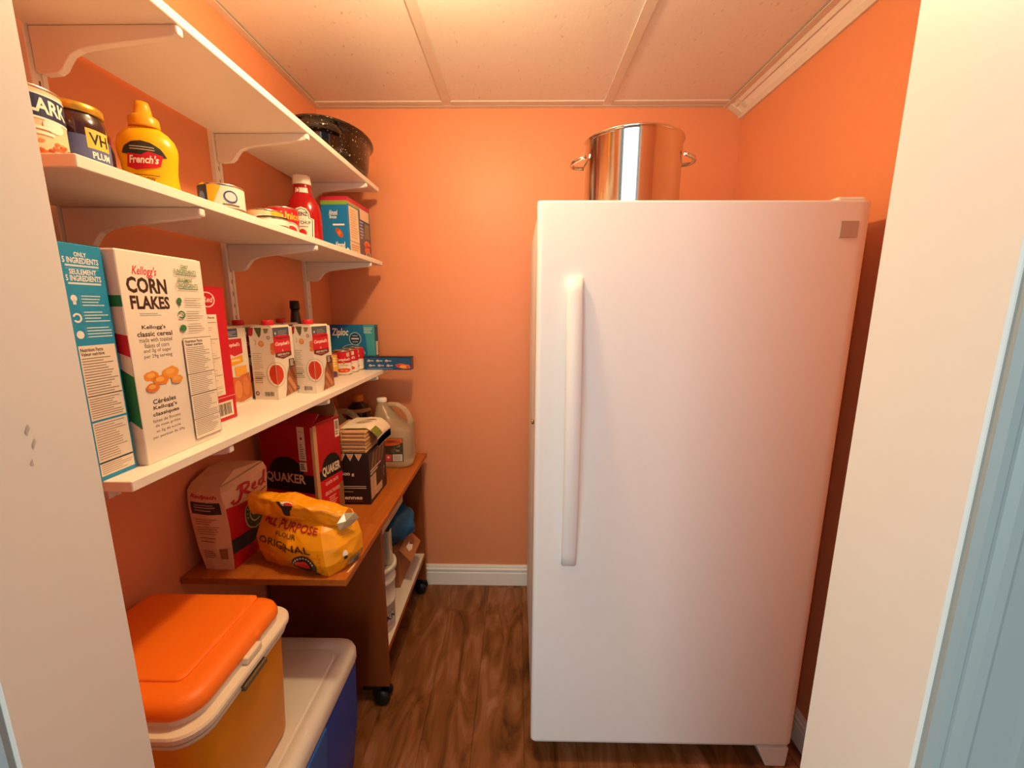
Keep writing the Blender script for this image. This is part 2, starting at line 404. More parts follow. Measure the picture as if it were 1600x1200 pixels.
# door: contoured slab, rounded long edges
dp = [(.0, .058)]
dp += [(.012-.012*math.cos(a*PI/16), .012-.012*math.sin(a*PI/16)) for a in range(9)]
dp += [(.016, 0), (FW-.040, 0)]
dp += [(FW-.030+.030*math.sin(a*PI/20), .022-.022*math.cos(a*PI/20)) for a in range(11)]
dp += [(FW, .058)]
dr = MB().loft([[(x, y, z) for x, y in dp] for z in (.078, .082, FZ-.004, FZ)], sm=True).build('door', M_FRZ, fr)
h = []
N = 22
for i in range(N+1):
    q = i/N; z = .64+.723*q; bow = .013+.028*math.sin(PI*q)**.9
    xo = .068+.0045*(1-q); w = .037; th = .014+.004*math.sin(PI*q)
    h.append([(xo+w*a, -bow+th*b, z) for a, b in ((0, .35), (.0, .75), (.08, 1), (.92, 1), (1, .75), (1, .35), (.88, 0), (.12, 0))])
hb = MB().loft(h, sm=True)
hb.box(.077, .104, -.012, .001, .645, .668).box(.072, .100, -.012, .001, 1.336, 1.358)
hb.build('handle', M_FRZ, dr)
MB().box(.672, .712, -.0035, .002, 1.452, 1.488).build('badge', mat('badge_grey', 'BDB0A4', .35, .1), dr, bevel=.0015)
MB().box(FW-.075, FW-.012, .015, .13, FZ, FZ+.012).build('hinge_cover', M_FRZ, fr, bevel=.005)
lk = MB().lathe([(.001, -.001), (.0055, -.001), (.0065, .002), (.0065, .005), (.001, .006)], 14)
lk.v = [(-.0005-z, .075+y, 1.0+x) for x, y, z in lk.v]
lk.build('lock_cylinder', M_BRASS, fr)
MB().box(.02, FW-.02, .10, .12, .006, .055).build('kick_plate', mat('kick_grey', '5A544E', .6), fr)
MB().prism([(.01, .062), (FW-.01, .062), (FW-.01, .078), (.01, .078)], 'y', .010, .075).build('bottom_rail', M_FRZ, fr, bevel=.003)
MB().prism([(FW-.098, .062), (FW-.010, .062), (FW-.014, 0), (FW-.070, 0)], 'y', .004, .06).build('foot', M_FRZ, fr, bevel=.002)
for x0, y0 in ((.03, .16), (.03, .60), (FW-.08, .60)):
    MB().prism([(x0, .052), (x0+.05, .052), (x0+.044, 0), (x0+.006, 0)], 'y', y0, y0+.05).build('foot', M_FRZ, fr, bevel=.002)

# stock pot on the freezer
pt = thing('stock_pot', 'tall stainless steel stock pot with two loop handles on the freezer', 'pot', (.314, 1.245, FZ+.001-.008+.0))
pt.location.z = FZ-.001
MB().lathe([(.001, 0), (.122, 0), (.128, .004), (.131, .012), (.1315, .205), (.1345, .2095), (.1365, .212), (.1355, .2145), (.132, .2135), (.1295, .209), (.1285, .014), (.001, .008)], 64).build('pot_body', M_SS, pt)
for s, a in ((1, R(-6)), (-1, R(-6))):
    path = []
    for i in range(13):
        q = -1+2*i/12; path.append((s*(.130+.036*(1-abs(q)**2.6)), q*.048, .170-.006*(1-q*q)))
    path = [(x*math.cos(a)-y*math.sin(a), x*math.sin(a)+y*math.cos(a), z) for x, y, z in path]
    o = MB().tube(path, .0055, 8).build('loop_handle', M_SS, pt)

# ================================================================== coolers
M_CBLUE = mat('cooler_blue', '0E4CBE', .38, var=.05)
M_CWHITE = mat('cooler_cream', 'E3DCCF', .45, var=.03)
M_CORANGE = mat('cooler_orange', 'FF7C16', .45, var=.04, scale=14)
M_CYEL = mat('cooler_yellow', 'EC9A0C', .4, var=.05, scale=8)
M_CLID = mat('cooler_liner', 'EBDFC9', .42, var=.02)
bc = thing('blue_cooler', 'blue picnic cooler with a cream lid standing on the floor', 'cooler', (-.613, .735, 0))
cw, cdp = .345, .545
rings = [rrect(0, 0, cw-.05, cdp-.05, .05, .0), rrect(0, 0, cw-.038, cdp-.038, .05, .02), rrect(0, 0, cw-.012, cdp-.012, .045, .16), rrect(0, 0, cw-.008, cdp-.008, .04, .325), rrect(0, 0, cw-.008, cdp-.008, .04, .34)]
MB().loft(rings, sm=True).build('cooler_body', M_CBLUE, bc)
lidr = [rrect(0, 0, cw-.004, cdp-.004, .042, .338), rrect(0, 0, cw, cdp, .044, .345), rrect(0, 0, cw, cdp, .044, .365), rrect(0, 0, cw-.006, cdp-.006, .044, .376), rrect(0, 0, cw-.02, cdp-.02, .042, .383), rrect(0, 0, cw-.036, cdp-.036, .04, .386)]
lidr += [rrect(0, 0, cw-.068, cdp-.10, .03, .387), rrect(0, 0, cw-.072, cdp-.104, .03, .3845), rrect(0, 0, cw-.080, cdp-.112, .03, .3845), rrect(0, 0, cw-.084, cdp-.116, .03, .388)]
ld_ = MB().loft(lidr, sm=True).build('lid', M_CWHITE, bc)
# moulded hand recess with a bright blue grip on the long side
MB().prism([(-.24, .19), (.035, .19), (.055, .336), (-.24, .336)], 'x', cw/2-.010, cw/2+.0025).build('side_grip', mat('cooler_bright_blue', '1560B8', .3), bc, bevel=.004)

oc = thing('orange_cooler', 'small yellow cooler with an orange lid set on top of the blue cooler', 'cooler', (-.637, .640, .3885))
ow, od = .300, .262
rings = [rrect(0, 0, ow-.03, od-.03, .03, 0), rrect(0, 0, ow-.02, od-.02, .04, .012), rrect(0, 0, ow-.004, od-.004, .042, .235), rrect(0, 0, ow-.004, od-.004, .042, .25)]
MB().loft(rings, sm=True).build('cooler_body', M_CYEL, oc)
def bandring(e, z, r=.045): return rrect(0, 0, ow+e, od+e, r, z, 8)
MB().loft([bandring(.004, .243), bandring(.010, .2435), bandring(.012, .247), bandring(.010, .2495), bandring(.002, .250), bandring(.002, .2555), bandring(.018, .2565), bandring(.022, .260), bandring(.022, .267), bandring(.018, .2705), bandring(-.002, .2715), bandring(-.010, .272), bandring(-.012, .284)], sm=False).build('rim_band', M_CLID, oc)
lo_ = [bandring(-.010, .2835, .042), bandring(-.006, .285, .042), bandring(-.006, .291, .042), bandring(-.012, .300, .040), bandring(-.024, .3065, .036), bandring(-.044, .3095, .03), bandring(-.070, .3100, .02)]
lid = MB().loft(lo_, sm=True).build('lid', M_CORANGE, oc)
def panel(e, z): return rrect(-.018, .018, ow-.066-e, od-.058-e, .014, z, 5)
MB().loft([panel(0, .3090), panel(.001, .3120), panel(.005, .3132), panel(.02, .3136)], sm=True).build('lid_panel', M_CORANGE, lid)
# thumb scallop and latch on the long right side
MB().box(ow/2-.014, ow/2+.006, -.012, .03, .272, .286).build('latch_block', M_CLID, oc, bevel=.003)
MB().lathe([(.001, .284), (.020, .284), (.021, .292), (.016, .300), (.001, .302)], 20, (ow/2-.018, .035, 0), .8, 1).build('lid_tab', M_CORANGE, lid)
MB().box(ow/2-.004, ow/2+.0125, -.035, .03, .2405, .251).build('hinge_slot', mat('slot_shadow_brown', '6E5A40', .7), oc, bevel=.002)

# ================================================================== desk
DZ = .666
XD = -.401
dk = thing('rolling_desk', 'reddish wood desk on casters with a raised end leaf against the orange wall', 'desk', (0, 0, 0))
MB().box(XL+.006, XD, 1.117, 1.722, DZ-.018, DZ).build('desk_top', M_DESK, dk, bevel=.0015, seg=1)
MB().box(XL+.002, XD, .860, 1.116, DZ-.018, DZ).build('drop_leaf', M_DESK, dk, bevel=.0015, seg=1)
for y0 in (1.150, 1.695): MB().box(XL+.016, XD-.018, y0, y0+.018, .062, DZ-.018).build('side_panel', M_PANEL, dk, bevel=.001, seg=1)
MB().box(XL+.016, XL+.03, 1.168, 1.695, .30, DZ-.018).build('back_panel', M_PANEL, dk)
ls = MB().box(XL+.018, XD-.020, 1.1685, 1.6945, .178, .196).build('lower_shelf', mat('shelf_laminate_white', 'E9E1D3', .4, var=.02), dk)
MB().box(XD-.0215, XD-.0185, 1.1685, 1.6945, .178, .1957).build('shelf_edge', M_DESK, ls)
for x in (XL+.06, XD-.075):
    for y in (1.16, 1.70):
        cs = MB().box(x-.03, x+.03, y-.012, y+.012, .05, .062)
        cs.box(x+.0, x+.03, y-.011, y+.011, .022, .052)
        for s in (-1, 1):
            wl = MB().lathe([(.001, -.007), (.022, -.007), (.026, -.003), (.026, .003), (.022, .007), (.001, .007)], 20)
            cs.add([(x+.034+a, y+s*.0175+c, .026+b) for a, b, c in wl.v], wl.f, 0, True)
        cs.build('caster', M_BLACKP, dk, fixn=True)
chip = Print(lambda u, v, o: (XD-.012+.011*u, .885+.05*v, DZ+o)).poly([(.2, 0), (.6, .05), (.95, .5), (.9, 1), (.6, .8), (.45, .4)], 'E6C79A')
chip.build('worn_edge', dk, 'chipped pale patch on the front edge')

# ================================================================== helper for printed cartons
def carton(name, label, cat, corner, rz, w, d, h, hx, group=None, bevel=.0012, rough=.42):
    t = thing(name, label, cat, corner, rz, group)
    MB().box(0, w, 0, d, 0, h).build('box_body', mat('card_'+hx, hx, rough, var=.03), t, bevel=bevel, seg=1)
    return t
INK = '3A2A22'
# ---- white cereal box
bw, bd, bh = .160, .062, .322
cb = carton('cereal_box', 'white corn flakes cereal box with big brown lettering on the lowest shelf', 'cereal box', (-.5695, .5925, S3), R(90.0), bw, bd, bh, 'F1E9DC')
p = Print(F_front(bw, bd, bh))
p.text("Kellogg's", .14, .885, .405, .938, 'D3182C', .012, .35)
p.text('CORN', .065, .812, .50, .886, '3B2418', .035).text('FLAKES', .08, .738, .51, .801, '3B2418', .035)
p.lines(.155, .705, .41, .722, 2, '9AA79A', .35)
p.text("Kellogg's", .155, .640, .42, .664, '45342B', .02).text('classic cereal', .095, .610, .49, .634, '45342B', .02)
for i, s in enumerate(('made with toasted', 'flakes of corn', 'and 3g of sugar', 'per 29g serving')):
    hw = (.185, .14, .157, .16)[i]; p.text(s, .293-hw, .588-.027*i-.005, .293+hw, .602-.027*i+.003, '6B5A4C')
for s, y0, hw in (('Céréales', .282, .135), ("Kellogg's", .250, .14), ('classiques', .218, .155)): p.text(s, .285-hw, y0, .285+hw, y0+.024, '45342B', .02)
for i, s in enumerate(('faites de flocons', 'de maïs grillés', 'et 3g de sucre', 'par portion de 29g')):
    hw = (.165, .15, .145, .19)[i]; p.text(s, .285-hw, .193-.027*i, .285+hw, .209-.027*i, '6B5A4C')
random.seed(3)
for cx, cy, rx, ry, c in ((.18, .42, .085, .026, 'E8912E'), (.40, .425, .10, .03, 'EFA03C'), (.27, .395, .09, .026, 'E58A26'), (.17, .365, .075, .022, 'E2802A'), (.46, .385, .075, .024, 'EDA24A')):
    p.up().poly([(cx+rx*(.85+.25*random.random())*math.cos(a*PI/7), cy+ry*(.8+.3*random.random())*math.sin(a*PI/7)) for a in range(14)], c)
    p.up().ell(cx-.01, cy+.004, rx*.55, ry*.5, 'F4B45E', 10)
G = '3F7F4C'
p.text('ONLY', .70, .947, .80, .967, G, .02).text('5 INGREDIENTS', .61, .921, .90, .943, G, .01).rect(.62, .913, .90, .917, G)
p.text('SEULEMENT', .64, .878, .835, .898, G, .02).text('5 INGREDIENTS', .61, .850, .90, .872, G, .01).rect(.63, .842, .90, .846, G)
p.ell(.625, .783, .03, .015, '2E7A46', 12).rect(.612, .757, .638, .772, '2E7A46')
p.ring(.63, .710, .048, .020, .38, '2E7A46', 16, -.8*PI, .9*PI).ell(.63, .641, .042, .018, '2E7A46', 10)
for y in (.752, .683, .616): p.lines(.70, y, .95, y+.05, 4, 'A9A394', .3)
p.rect(.597, .032, .992, .588, '8B8072').up().rect(.602, .036, .987, .584, 'F3EBDD').up()
p.text('Nutrition Facts', .62, .562, .86, .577, INK, .02).text('Valeur nutritive', .62, .545, .86, .559, INK, .02)
p.lines(.62, .40, .97, .54, 14, '8C8173', .3).rect(.602, .392, .987, .396, '5A4D42').lines(.62, .285, .97, .388, 10, '9A8F80', .3)
p.rect(.602, .276, .987, .281, '5A4D42').lines(.62, .15, .97, .27, 12, '9A8F80', .3).rect(.602, .142, .987, .146, '8B8072').lines(.62, .05, .97, .138, 9, '9A8F80', .3)
p.build('front_print', cb)
p = Print(F_left(bw, bd, bh))
p.rect(0, .75, 1, .80, '2E8B57').rect(0, .86, .6, .985, 'D6314A').rect(.0, .18, 1, .52, '2E8B57')
p.up().poly([(0, .60), (1, .52), (1, .62), (0, .66)], 'CC2237').up().poly([(.3, .52), (1, .43), (1, .52)], 'F1E9DC').up().poly([(.45, .18), (1, .10), (1, .18), (.75, .22)], 'F1E9DC')
p.build('side_print', cb, 'green, red and white printed narrow side')
MB().box(.004, bw-.004, .004, bd-.004, bh, bh+.0014).build('top_flap', mat('card_F1E9DC', 'F1E9DC'), cb)
# ---- blue cereal box, narrow side to the aisle
aw, ad, ah = .060, .166, .322
bb = carton('cereal_box', 'bright blue cereal box showing its narrow nutrition side beside the doorway jamb', 'cereal box', (-.5805, .5265, S3), R(91), aw, ad, ah, '1A93C4')
p = Print(F_front(aw, ad, ah)); Wh = 'EAF0EE'
p.text('ONLY', .36, .949, .63, .968, Wh, .03).text('5 INGREDIENTS', .10, .922, .88, .946, Wh, .03).rect(.14, .909, .87, .917, 'CFE4EA').rect(.14, .900, .87, .902, '7CC3DC')
p.text('SEULEMENT', .20, .878, .79, .899, Wh, .03).text('5 INGREDIENTS', .11, .851, .88, .875, Wh, .03).rect(.14, .838, .86, .846, 'CFE4EA')
p.ell(.20, .782, .07, .014, Wh, 12).rect(.165, .757, .235, .774, Wh).ring(.20, .703, .10, .020, .4, Wh, 18, -.8*PI, .9*PI).ell(.20, .634, .085, .017, Wh, 10)
for y in (.748, .682, .617): p.lines(.36, y, .95, y+.050, 4, 'D7E8EA', .34).rect(.325, y, .332, y+.05, '7CC3DC')
p.rect(.10, .02, .945, .588, 'EDE3D4').up()
p.text('Nutrition Facts', .13, .563, .64, .578, INK, .01).text('Valeur nutritive', .13, .545, .66, .560, INK, .01)
p.lines(.13, .38, .92, .54, 14, '8C7F70', .32).rect(.11, .372, .935, .376, INK).lines(.13, .275, .92, .366, 9, '8C7F70', .32)
p.rect(.10, .260, .945, .269, '1A93C4').lines(.13, .09, .92, .255, 15, '9A8D7C', .3).rect(.10, .076, .945, .083, '1F3A46').lines(.13, .026, .92, .072, 5, 'A99C8A', .3)
p.build('side_print', bb)
MB().box(.002, aw-.002, .002, ad-.002, ah, ah+.0012).build('top_flap', mat('card_edge_dark', '2C4A58', .6), bb)
# ---- red box behind the white cereal box
rw, rd, rh = .165, .05, .284
rb = carton('food_box', 'red cardboard box with a nutrition panel partly behind the white cereal box', 'box', (-.6315, .724, S3), R(90), rw, rd, rh, 'C8102A')
p = Print(F_front(rw, rd, rh))
p.ring(.70, .905, .13, .055, .14, 'F2D9D0').up().text('Red', .62, .885, .80, .925, 'F2D9D0', .02, .3)
p.up().rect(.12, .20, .82, .80, 'EFE2D0').up()
p.text('Nutrition Facts', .45, .770, .78, .785, INK, .02)
for k, y in enumerate((.74, .62, .48, .35)): p.rect(.14, y, .80, y+.004, '7A6A58')
p.lines(.3, .60, .79, .76, 10, 'B3A18C', .22).lines(.3, .42, .79, .60, 12, 'B3A18C', .22).lines(.14, .21, .80, .41, 16, 'A89682', .26)
p.rect(.10, .178, .99, .183, 'E9A7A4').rect(.56, .03, .93, .148, 'EFE2D0').up().bars(.60, .045, .89, .135, INK, 16)
p.build('front_print', rb)

# ---- broth cartons
def broth(label, corner, rz, kind):
    w, d, h = .0655, .087, .1905
    t = thing('broth_carton', label, 'carton', corner, rz, 'broth cartons on the lowest shelf')
    MB().box(0, w, 0, d, 0, h).build('carton_body', mat('card_E9E0D0', 'E9E0D0', .35), t, bevel=.0007, seg=1)
    MB().prism([(.004, h), (w-.004, h), (w-.008, h+.005), (.008, h+.005)], 'y', .004, d-.004).build('top_fold', mat('card_D9CDB8', 'D9CDB8', .4), t)
    MB().lathe([(.001, 0), (.0135, 0), (.0140, .002), (.0140, .011), (.0125, .0135), (.001, .0135)], 24, (w*.5, d*.38, h+.005)).build('screw_cap', mat('cap_red', 'D0202A', .35), t)
    fr_ = Print(F_front(w, d, h)); ri = Print(F_right(w, d, h))
    if kind == 'beef':
        fr_.poly([(0, 1), (.22, 1), (.17, .90), (.08, .88), (0, .90)], 'B8202C').poly([(.25, 1), (.55, 1), (.50, .90), (.42, .86), (.32, .93)], '5A5B3C').poly([(.62, .99), (.85, .99), (.78, .93), (.66, .92)], '8E8A62')
        fr_.ring(.80, .865, .07, .025, .45, '8A6E4E').ell(.48, .78, .12, .042, 'D9924E').ring(.20, .80, .08, .04, .3, 'B59B72', 14, -1.2, 1.4)
        fr_.up().ell(.48, .785, .08, .028, 'E8A862').poly([(.86, .78), (1, .80), (1, .68), (.84, .70)], 'DE7A3E').poly([(.84, .68), (1, .69), (1, .63), (.86, .64)], 'E58B4A')
        fr_.lines(.08, .42, .50, .66, 9, 'C2B6A2', .35).lines(.08, .23, .55, .40, 6, 'AFA28E', .4)
        fr_.rect(.10, .295, .40, .31, '6A5D50')
        fr_.rect(.42, .05, .84, .115, 'F0E8DA').up().bars(.44, .052, .82, .112, '1F1A18', 15).ring(.13, .09, .08, .032, .5, '6B6358', 10)
        fr_.up().ell(1.02-.02, .37, .32, .155, 'F2E9DB', 28) if False else None
        fr_.up().poly([(1, .53), (.84, .518), (.70, .478), (.61, .412), (.585, .35), (.63, .272), (.75, .212), (.9, .185), (1, .178)], 'D2C3AE').up().poly([(1, .515), (.86, .505), (.74, .47), (.66, .41), (.64, .35), (.68, .28), (.78, .225), (.9, .20), (1, .193)], 'F4ECDF')
        fr_.up().poly([(1, .495), (.88, .485), (.78, .45), (.72, .40), (.71, .345), (.76, .28), (.86, .235), (1, .213)], 'CF3A1E')
        ri.rect(0, .865, .80, 1, '4E5560').up().lines(.25, .885, .72, .96, 4, 'A6AAB0', .3).ell(.12, .92, .04, .018, 'C8CCD0', 8)
        ri.rect(0, .655, .84, .865, 'CC1F2D').ell(.42, .865, .42, .03, 'CC1F2D').up()
        ri.text("Campbell's", .07, .735, .78, .80, 'F7EFE2', .02, .3).poly([(.40, .70), (.46, .665), (.36, .665)], 'F0B27A')
        ri.poly([(.02, .655), (.84, .655), (.84, .59), (.40, .555), (.02, .60)], '6E2A2E').up().text('BEEF BROTH', .14, .61, .72, .635, 'EFE3D2', .02).rect(.25, .59, .60, .596, 'C9A8A0')
        ri.up().poly([(0, .53), (.18, .515), (.37, .46), (.475, .37), (.45, .28), (.31, .216), (.11, .18), (0, .178)], 'D2C3AE').up().poly([(0, .515), (.16, .50), (.33, .45), (.42, .37), (.40, .29), (.28, .23), (.1, .195), (0, .193)], 'F4ECDF')
        ri.up().poly([(0, .495), (.14, .48), (.28, .43), (.34, .36), (.32, .295), (.22, .245), (.08, .215), (0, .213)], 'CF3A1E')
        ri.poly([(.52, .33), (.70, .48), (1, .50), (1, .05), (.35, .02), (.45, .12)], '9A5A3A').up().poly([(.50, .26), (.62, .30), (.95, .10), (.85, .05)], 'C98A5E').poly([(.46, .14), (.55, .17), (.75, .05), (.62, .03)], 'B87850').poly([(.62, .42), (.75, .46), (.95, .25), (.9, .2)], '7A4028')
        ri.up().rect(.66, .42, .93, .54, '4A2422').up().lines(.70, .435, .90, .53, 5, 'E8D9C6', .5)
    else:
        ri.rect(0, .885, .62, 1, '4B5A74').up().lines(.08, .90, .58, .97, 4, 'C9D0DA', .35).up()
        ri.rect(0, .70, .76, .865, 'CC1F2D').poly([(.1, .70), (.76, .70), (.76, .67), (.4, .64)], 'CC1F2D').up().text("Campbell's", .02, .755, .66, .815, 'F7EFE2', .02, .3)
        ri.up().poly([(.12, .61), (.72, .645), (.74, .55), (.18, .52)], 'EFA42A').up().rect(.24, .575, .58, .60, 'F9E3B0')
        ri.rect(.35, .38, .85, .50, 'F0A93C').poly([(.15, .38), (.45, .36), (.95, .40), (1, .06), (.55, .02), (.2, .05)], 'C9703C').up().ell(.4, .2, .16, .12, 'DD8A50').ell(.75, .22, .14, .13, 'D98248')
        fr_.rect(0, .3, 1, .55, 'B8202C')
    fr_.build('front_print', t); ri.build('side_print', t)
    return t
broth('beef broth carton standing next to the left of the rightmost broth carton', (-.7015, 1.062, S3), R(-2.5), 'beef')
broth('beef broth carton at the right end of the row, beside the soup cans', (-.6395, 1.150, S3), R(-8), 'beef')
broth('chicken broth carton half hidden behind the red box', (-.7715, .972, S3), R(0), 'chicken')
broth('broth carton at the back, only a sliver showing behind the chicken carton', (-.784, 1.067, S3), R(0), 'beef')
broth('broth carton at the wall behind the two beef cartons, only its red cap showing', (-.775, 1.252, S3), R(0), 'beef')
# dark sauce bottle behind
sb = thing('sauce_bottle', 'dark brown sauce bottle rising behind the broth cartons', 'bottle', (-.748, 1.385, S3))
MB().lathe([(.001, 0), (.026, 0), (.029, .004), (.029, .135), (.026, .155), (.017, .195), (.0135, .225), (.0125, .24), (.001, .24)], 24).build('glass_body', mat('dark_glass', '1A0D08', .12, coat=.3), sb)
MB().lathe([(.001, .238), (.0150, .238), (.0155, .242), (.0140, .265), (.001, .266)], 20).build('cap', mat('cap_black', '15120F', .4), sb)

# ---- cans
M_TIN = mat('tinplate', 'CFC6B6', .25, 1)
def can(name, label, loc, r, h, body, group=None, ribs=False, lidm=None):
    t = thing(name, label, 'can', loc, 0, group)
    MB().lathe([(.001, .002), (r-.003, .002), (r-.001, 0), (r, .001), (r, .003), (r-.0006, .0045), (r-.0006, h-.0045), (r, h-.003), (r, h-.001), (r-.001, h), (r-.003, h-.001), (r-.0035, h-.004), (.001, h-.004)], 72).build('tin', M_TIN, t)
    MB().lathe([(r-.0002, .0045), (r-.0002, h-.0045)], 72, cap0=False, cap1=False).build('paper_label', mat('label_'+body, body, .4), t, fixn=False)
    return t
def soup(label, loc, a):
    r, h = .030, .0905
    t = can('soup_can', label, loc, r, h, 'EDE4D6', 'soup cans on the lowest shelf')
    p = Print(F_cyl(r, .0045, h-.009, a, 2*PI), div=60)
    p.rect(0, .50, 1, 1, 'C8182A').up()
    for k in (0, .5):
        p.text("Campbell's", .36+k-.0, .56, .64+k, .72, 'F6EEE0', .02, .3)
        p.rect(.50+k-.0+.06, .78, .62+k, .95, 'EFE5D5').up().lines(.57+k, .80, .61+k, .94, 3, 'B8303A', .5)
        p.text('Tomato', .44+k, .36, .58+k, .44, '6A5D50').ell(.5+k, .495, .02, .06, 'C79A4A', 12).ell(.5+k, .17, .14, .12, 'E2DACB', 24).up().ell(.5+k, .17, .125, .10, 'D8532A', 24).up().ell(.46+k, .18, .03, .03, 'EF8D55', 10).ell(.54+k, .15, .03, .03, 'EF8D55', 10)
    p.build('label_print', t)
    return t
soup('red and white soup can in front of its two twins on the lowest shelf', (-.6475, 1.497, S3), heading(-.6475, 1.497)+.1)
soup('red and white soup can in the middle of the row of three', (-.6465, 1.5605, S3), heading(-.6475, 1.56)-.25)
soup('red and white soup can nearest to the small foil box', (-.6480, 1.626, S3), heading(-.6475, 1.626)-.45)
yc = can('vegetable_can', 'yellow labelled can tucked behind the right end broth carton', (-.672, 1.427, S3), .033, .085, 'E8B23A', None)
p = Print(F_cyl(.033, .0045, .076, heading(-.67, 1.42)+.5, 2*PI), div=60); p.lines(.42, .45, .6, .9, 4, 'F5E6B8', .5).ell(.52, .12, .08, .14, '5A3E78', 14); p.build('label_print', yc)
# ---- freezer bag box and foil box
zw, zd, zh = .182, .042, .176
zb = carton('freezer_bag_box', 'large blue freezer bag box at the far end of the lowest shelf', 'box', (-.7645, 1.664, S3), R(0), zw, zd, zh, '1B76A8')
p = Print(F_front(zw, zd, zh))
p.poly([(.75, 1), (1, 1), (1, 0), (.78, 0), (.82, .35), (.80, .7)], '3FA3A8').poly([(0, 1), (.45, 1), (.2, .8), (0, .72)], '17569A').up()
p.text('Ziploc', -.02+.06, .70, .42, .92, 'F3ECE0', .03, .18).ring(.56, .68, .135, .15, .1, 'BFD8E0').ell(.56, .68, .115, .125, '1E3E52').up().rect(.475, .665, .645, .70, 'D9DCD8').rect(.50, .60, .62, .62, 'A9C6D2').rect(.50, .74, .62, .76, 'A9C6D2')
p.up().ring(.48, .30, .30, .26, .08, '8FB6CC', 20, .1, PI-.1).ell(.46, .28, .2, .18, '8A6A74', 18)
p.lines(.76, .80, .96, .95, 4, 'CFE6E4', .4)
p.build('front_print', zb)
p = Print(F_right(zw, zd, zh)); p.rect(.1, .1, .9, .95, '15506E').up().rect(.2, .3, .8, .62, 'D9DCD2'); p.build('side_print', zb)
fw, fd, fh = .186, .040, .050
fb = carton('foil_box', 'small blue box jutting out past the end of the lowest shelf', 'box', (-.6125, 1.616, S3), R(0), fw, fd, fh, '16507E')
p = Print(F_front(fw, fd, fh))
for r_ in range(2):
    for c in range(3):
        x = .06+c*.19+.03*r_; y = .62-r_*.38
        p.ell(x+.035, y+.1, .032, .10, 'D9C7C0', 10).rect(x+.07, y+.06, x+.14, y+.14, 'B8C2C8').up().ell(x+.03, y+.08, .014, .05, 'C05A50', 8)
p.lines(.06, .06, .6, .14, 1, '6F9AB8', .6, True).poly([(.66, .42), (.78, .52), (.97, .40), (.99, .12), (.84, .08), (.70, .22)], 'E25A2E').up().ell(.84, .26, .09, .12, 'F2A83A', 14).ell(.72, .34, .05, .10, 'D6303A', 12).ell(.94, .28, .04, .12, 'E86A2A', 10)
p.build('front_print', fb)
MB().box(-.001, fw+.001, -.0012, fd, fh, fh+.0015).build('lid_flap', mat('card_12304A', '12304A', .5), fb)
p = Print(F_right(fw, fd, fh)); p.rect(.1, .1, .9, .9, '8A3A34'); p.build('end_print', fb)

# ================================================================== middle shelf
pb = can('bean_can', 'large bean can at the doorway end of the middle shelf', (-.645, .577, S2), .038, .091, 'E7C9A4', None)
a = heading(-.645, .577)+.55
p = Print(F_cyl(.038, .0045, .082, a, 2*PI), div=60)
p.rect(0, .60, 1, .92, '1B2A55').rect(0, .92, 1, .95, 'D9DCD8').rect(0, .57, 1, .60, 'F0EEE4').rect(0, 0, 1, .12, 'C8672E').up()
for k in (0, .5): p.text('CLARK', .37+k, .66, .62+k if k == 0 else 1.1, .88, 'F4EFE2', .03)
p.up().ell(.53, .50, .05, .10, 'EFE6D8', 16)
random.seed(5)
for i in range(90): p.up() if i == 0 else None; p.ell(random.uniform(.25, .75), random.uniform(.04, .26), .014, .024, random.choice(('C4552A', 'D9703A', 'A8401E', 'E08850')), 7)
p.up().lines(.40, .33, .60, .48, 2, 'F5EBDC', .6)
p.build('label_print', pb)
def jar(name, label, loc, prof, m, lid, lidm):
    t = thing(name, label, 'jar', loc)
    MB().lathe(prof, 32).build('glass_body', m, t); MB().lathe(lid, 32).build('lid', lidm, t); return t
vj = jar('sauce_jar', 'plum sauce jar with a gold lid between the bean can and the mustard', (-.662, .662, S2), [(.001, 0), (.031, 0), (.0335, .003), (.034, .078), (.032, .087), (.029, .093), (.029, .097), (.001, .097)], mat('plum_sauce', '3A1A1C', .15, coat=.4),
    [(.001, .0955), (.0310, .0955), (.0318, .0965), (.0318, .106), (.0305, .1075), (.001, .1075)], mat('lid_gold', 'C9A23C', .3, .6))
a = heading(-.662, .662)+.12
p = Print(F_cyl(.034, .004, .068, a, 2*PI), div=60)
p.rect(.25, .12, .80, .86, '5A6496').rect(.25, .04, .80, .12, '1E1A2A').up().poly([(.52, .62), (.66, .62), (.66, 1.0), (.52, 1.02)], 'E5BE4E').up().text('VH', .535, .70, .645, .94, '1E1A14', .02)
p.text('PLUM', .54, .42, .65, .56, 'F2EEE6', .03).text('PRUNES', .53, .22, .67, .36, 'F2EEE6', .03).rect(.36, .07, .66, .09, 'CFC8B8')
p.build('label_print', vj)
dj = jar('sauce_jar', 'small dark jar squeezed against the yellow mustard bottle', (-.730, .760, S2), [(.001, 0), (.0205, 0), (.022, .003), (.022, .080), (.019, .092), (.018, .096), (.001, .096)], mat('dark_jam', '2A0F10', .12, coat=.4),
    [(.001, .0955), (.0185, .0955), (.019, .0965), (.019, .108), (.001, .109)], mat('lid_pink', 'C9506A', .4))
p = Print(F_cyl(.022, 0, .08, heading(-.73, .76), 2*PI), div=60); p.rect(.35, .0, .75, .30, 'EDE3D0'); p.build('label_print', dj)
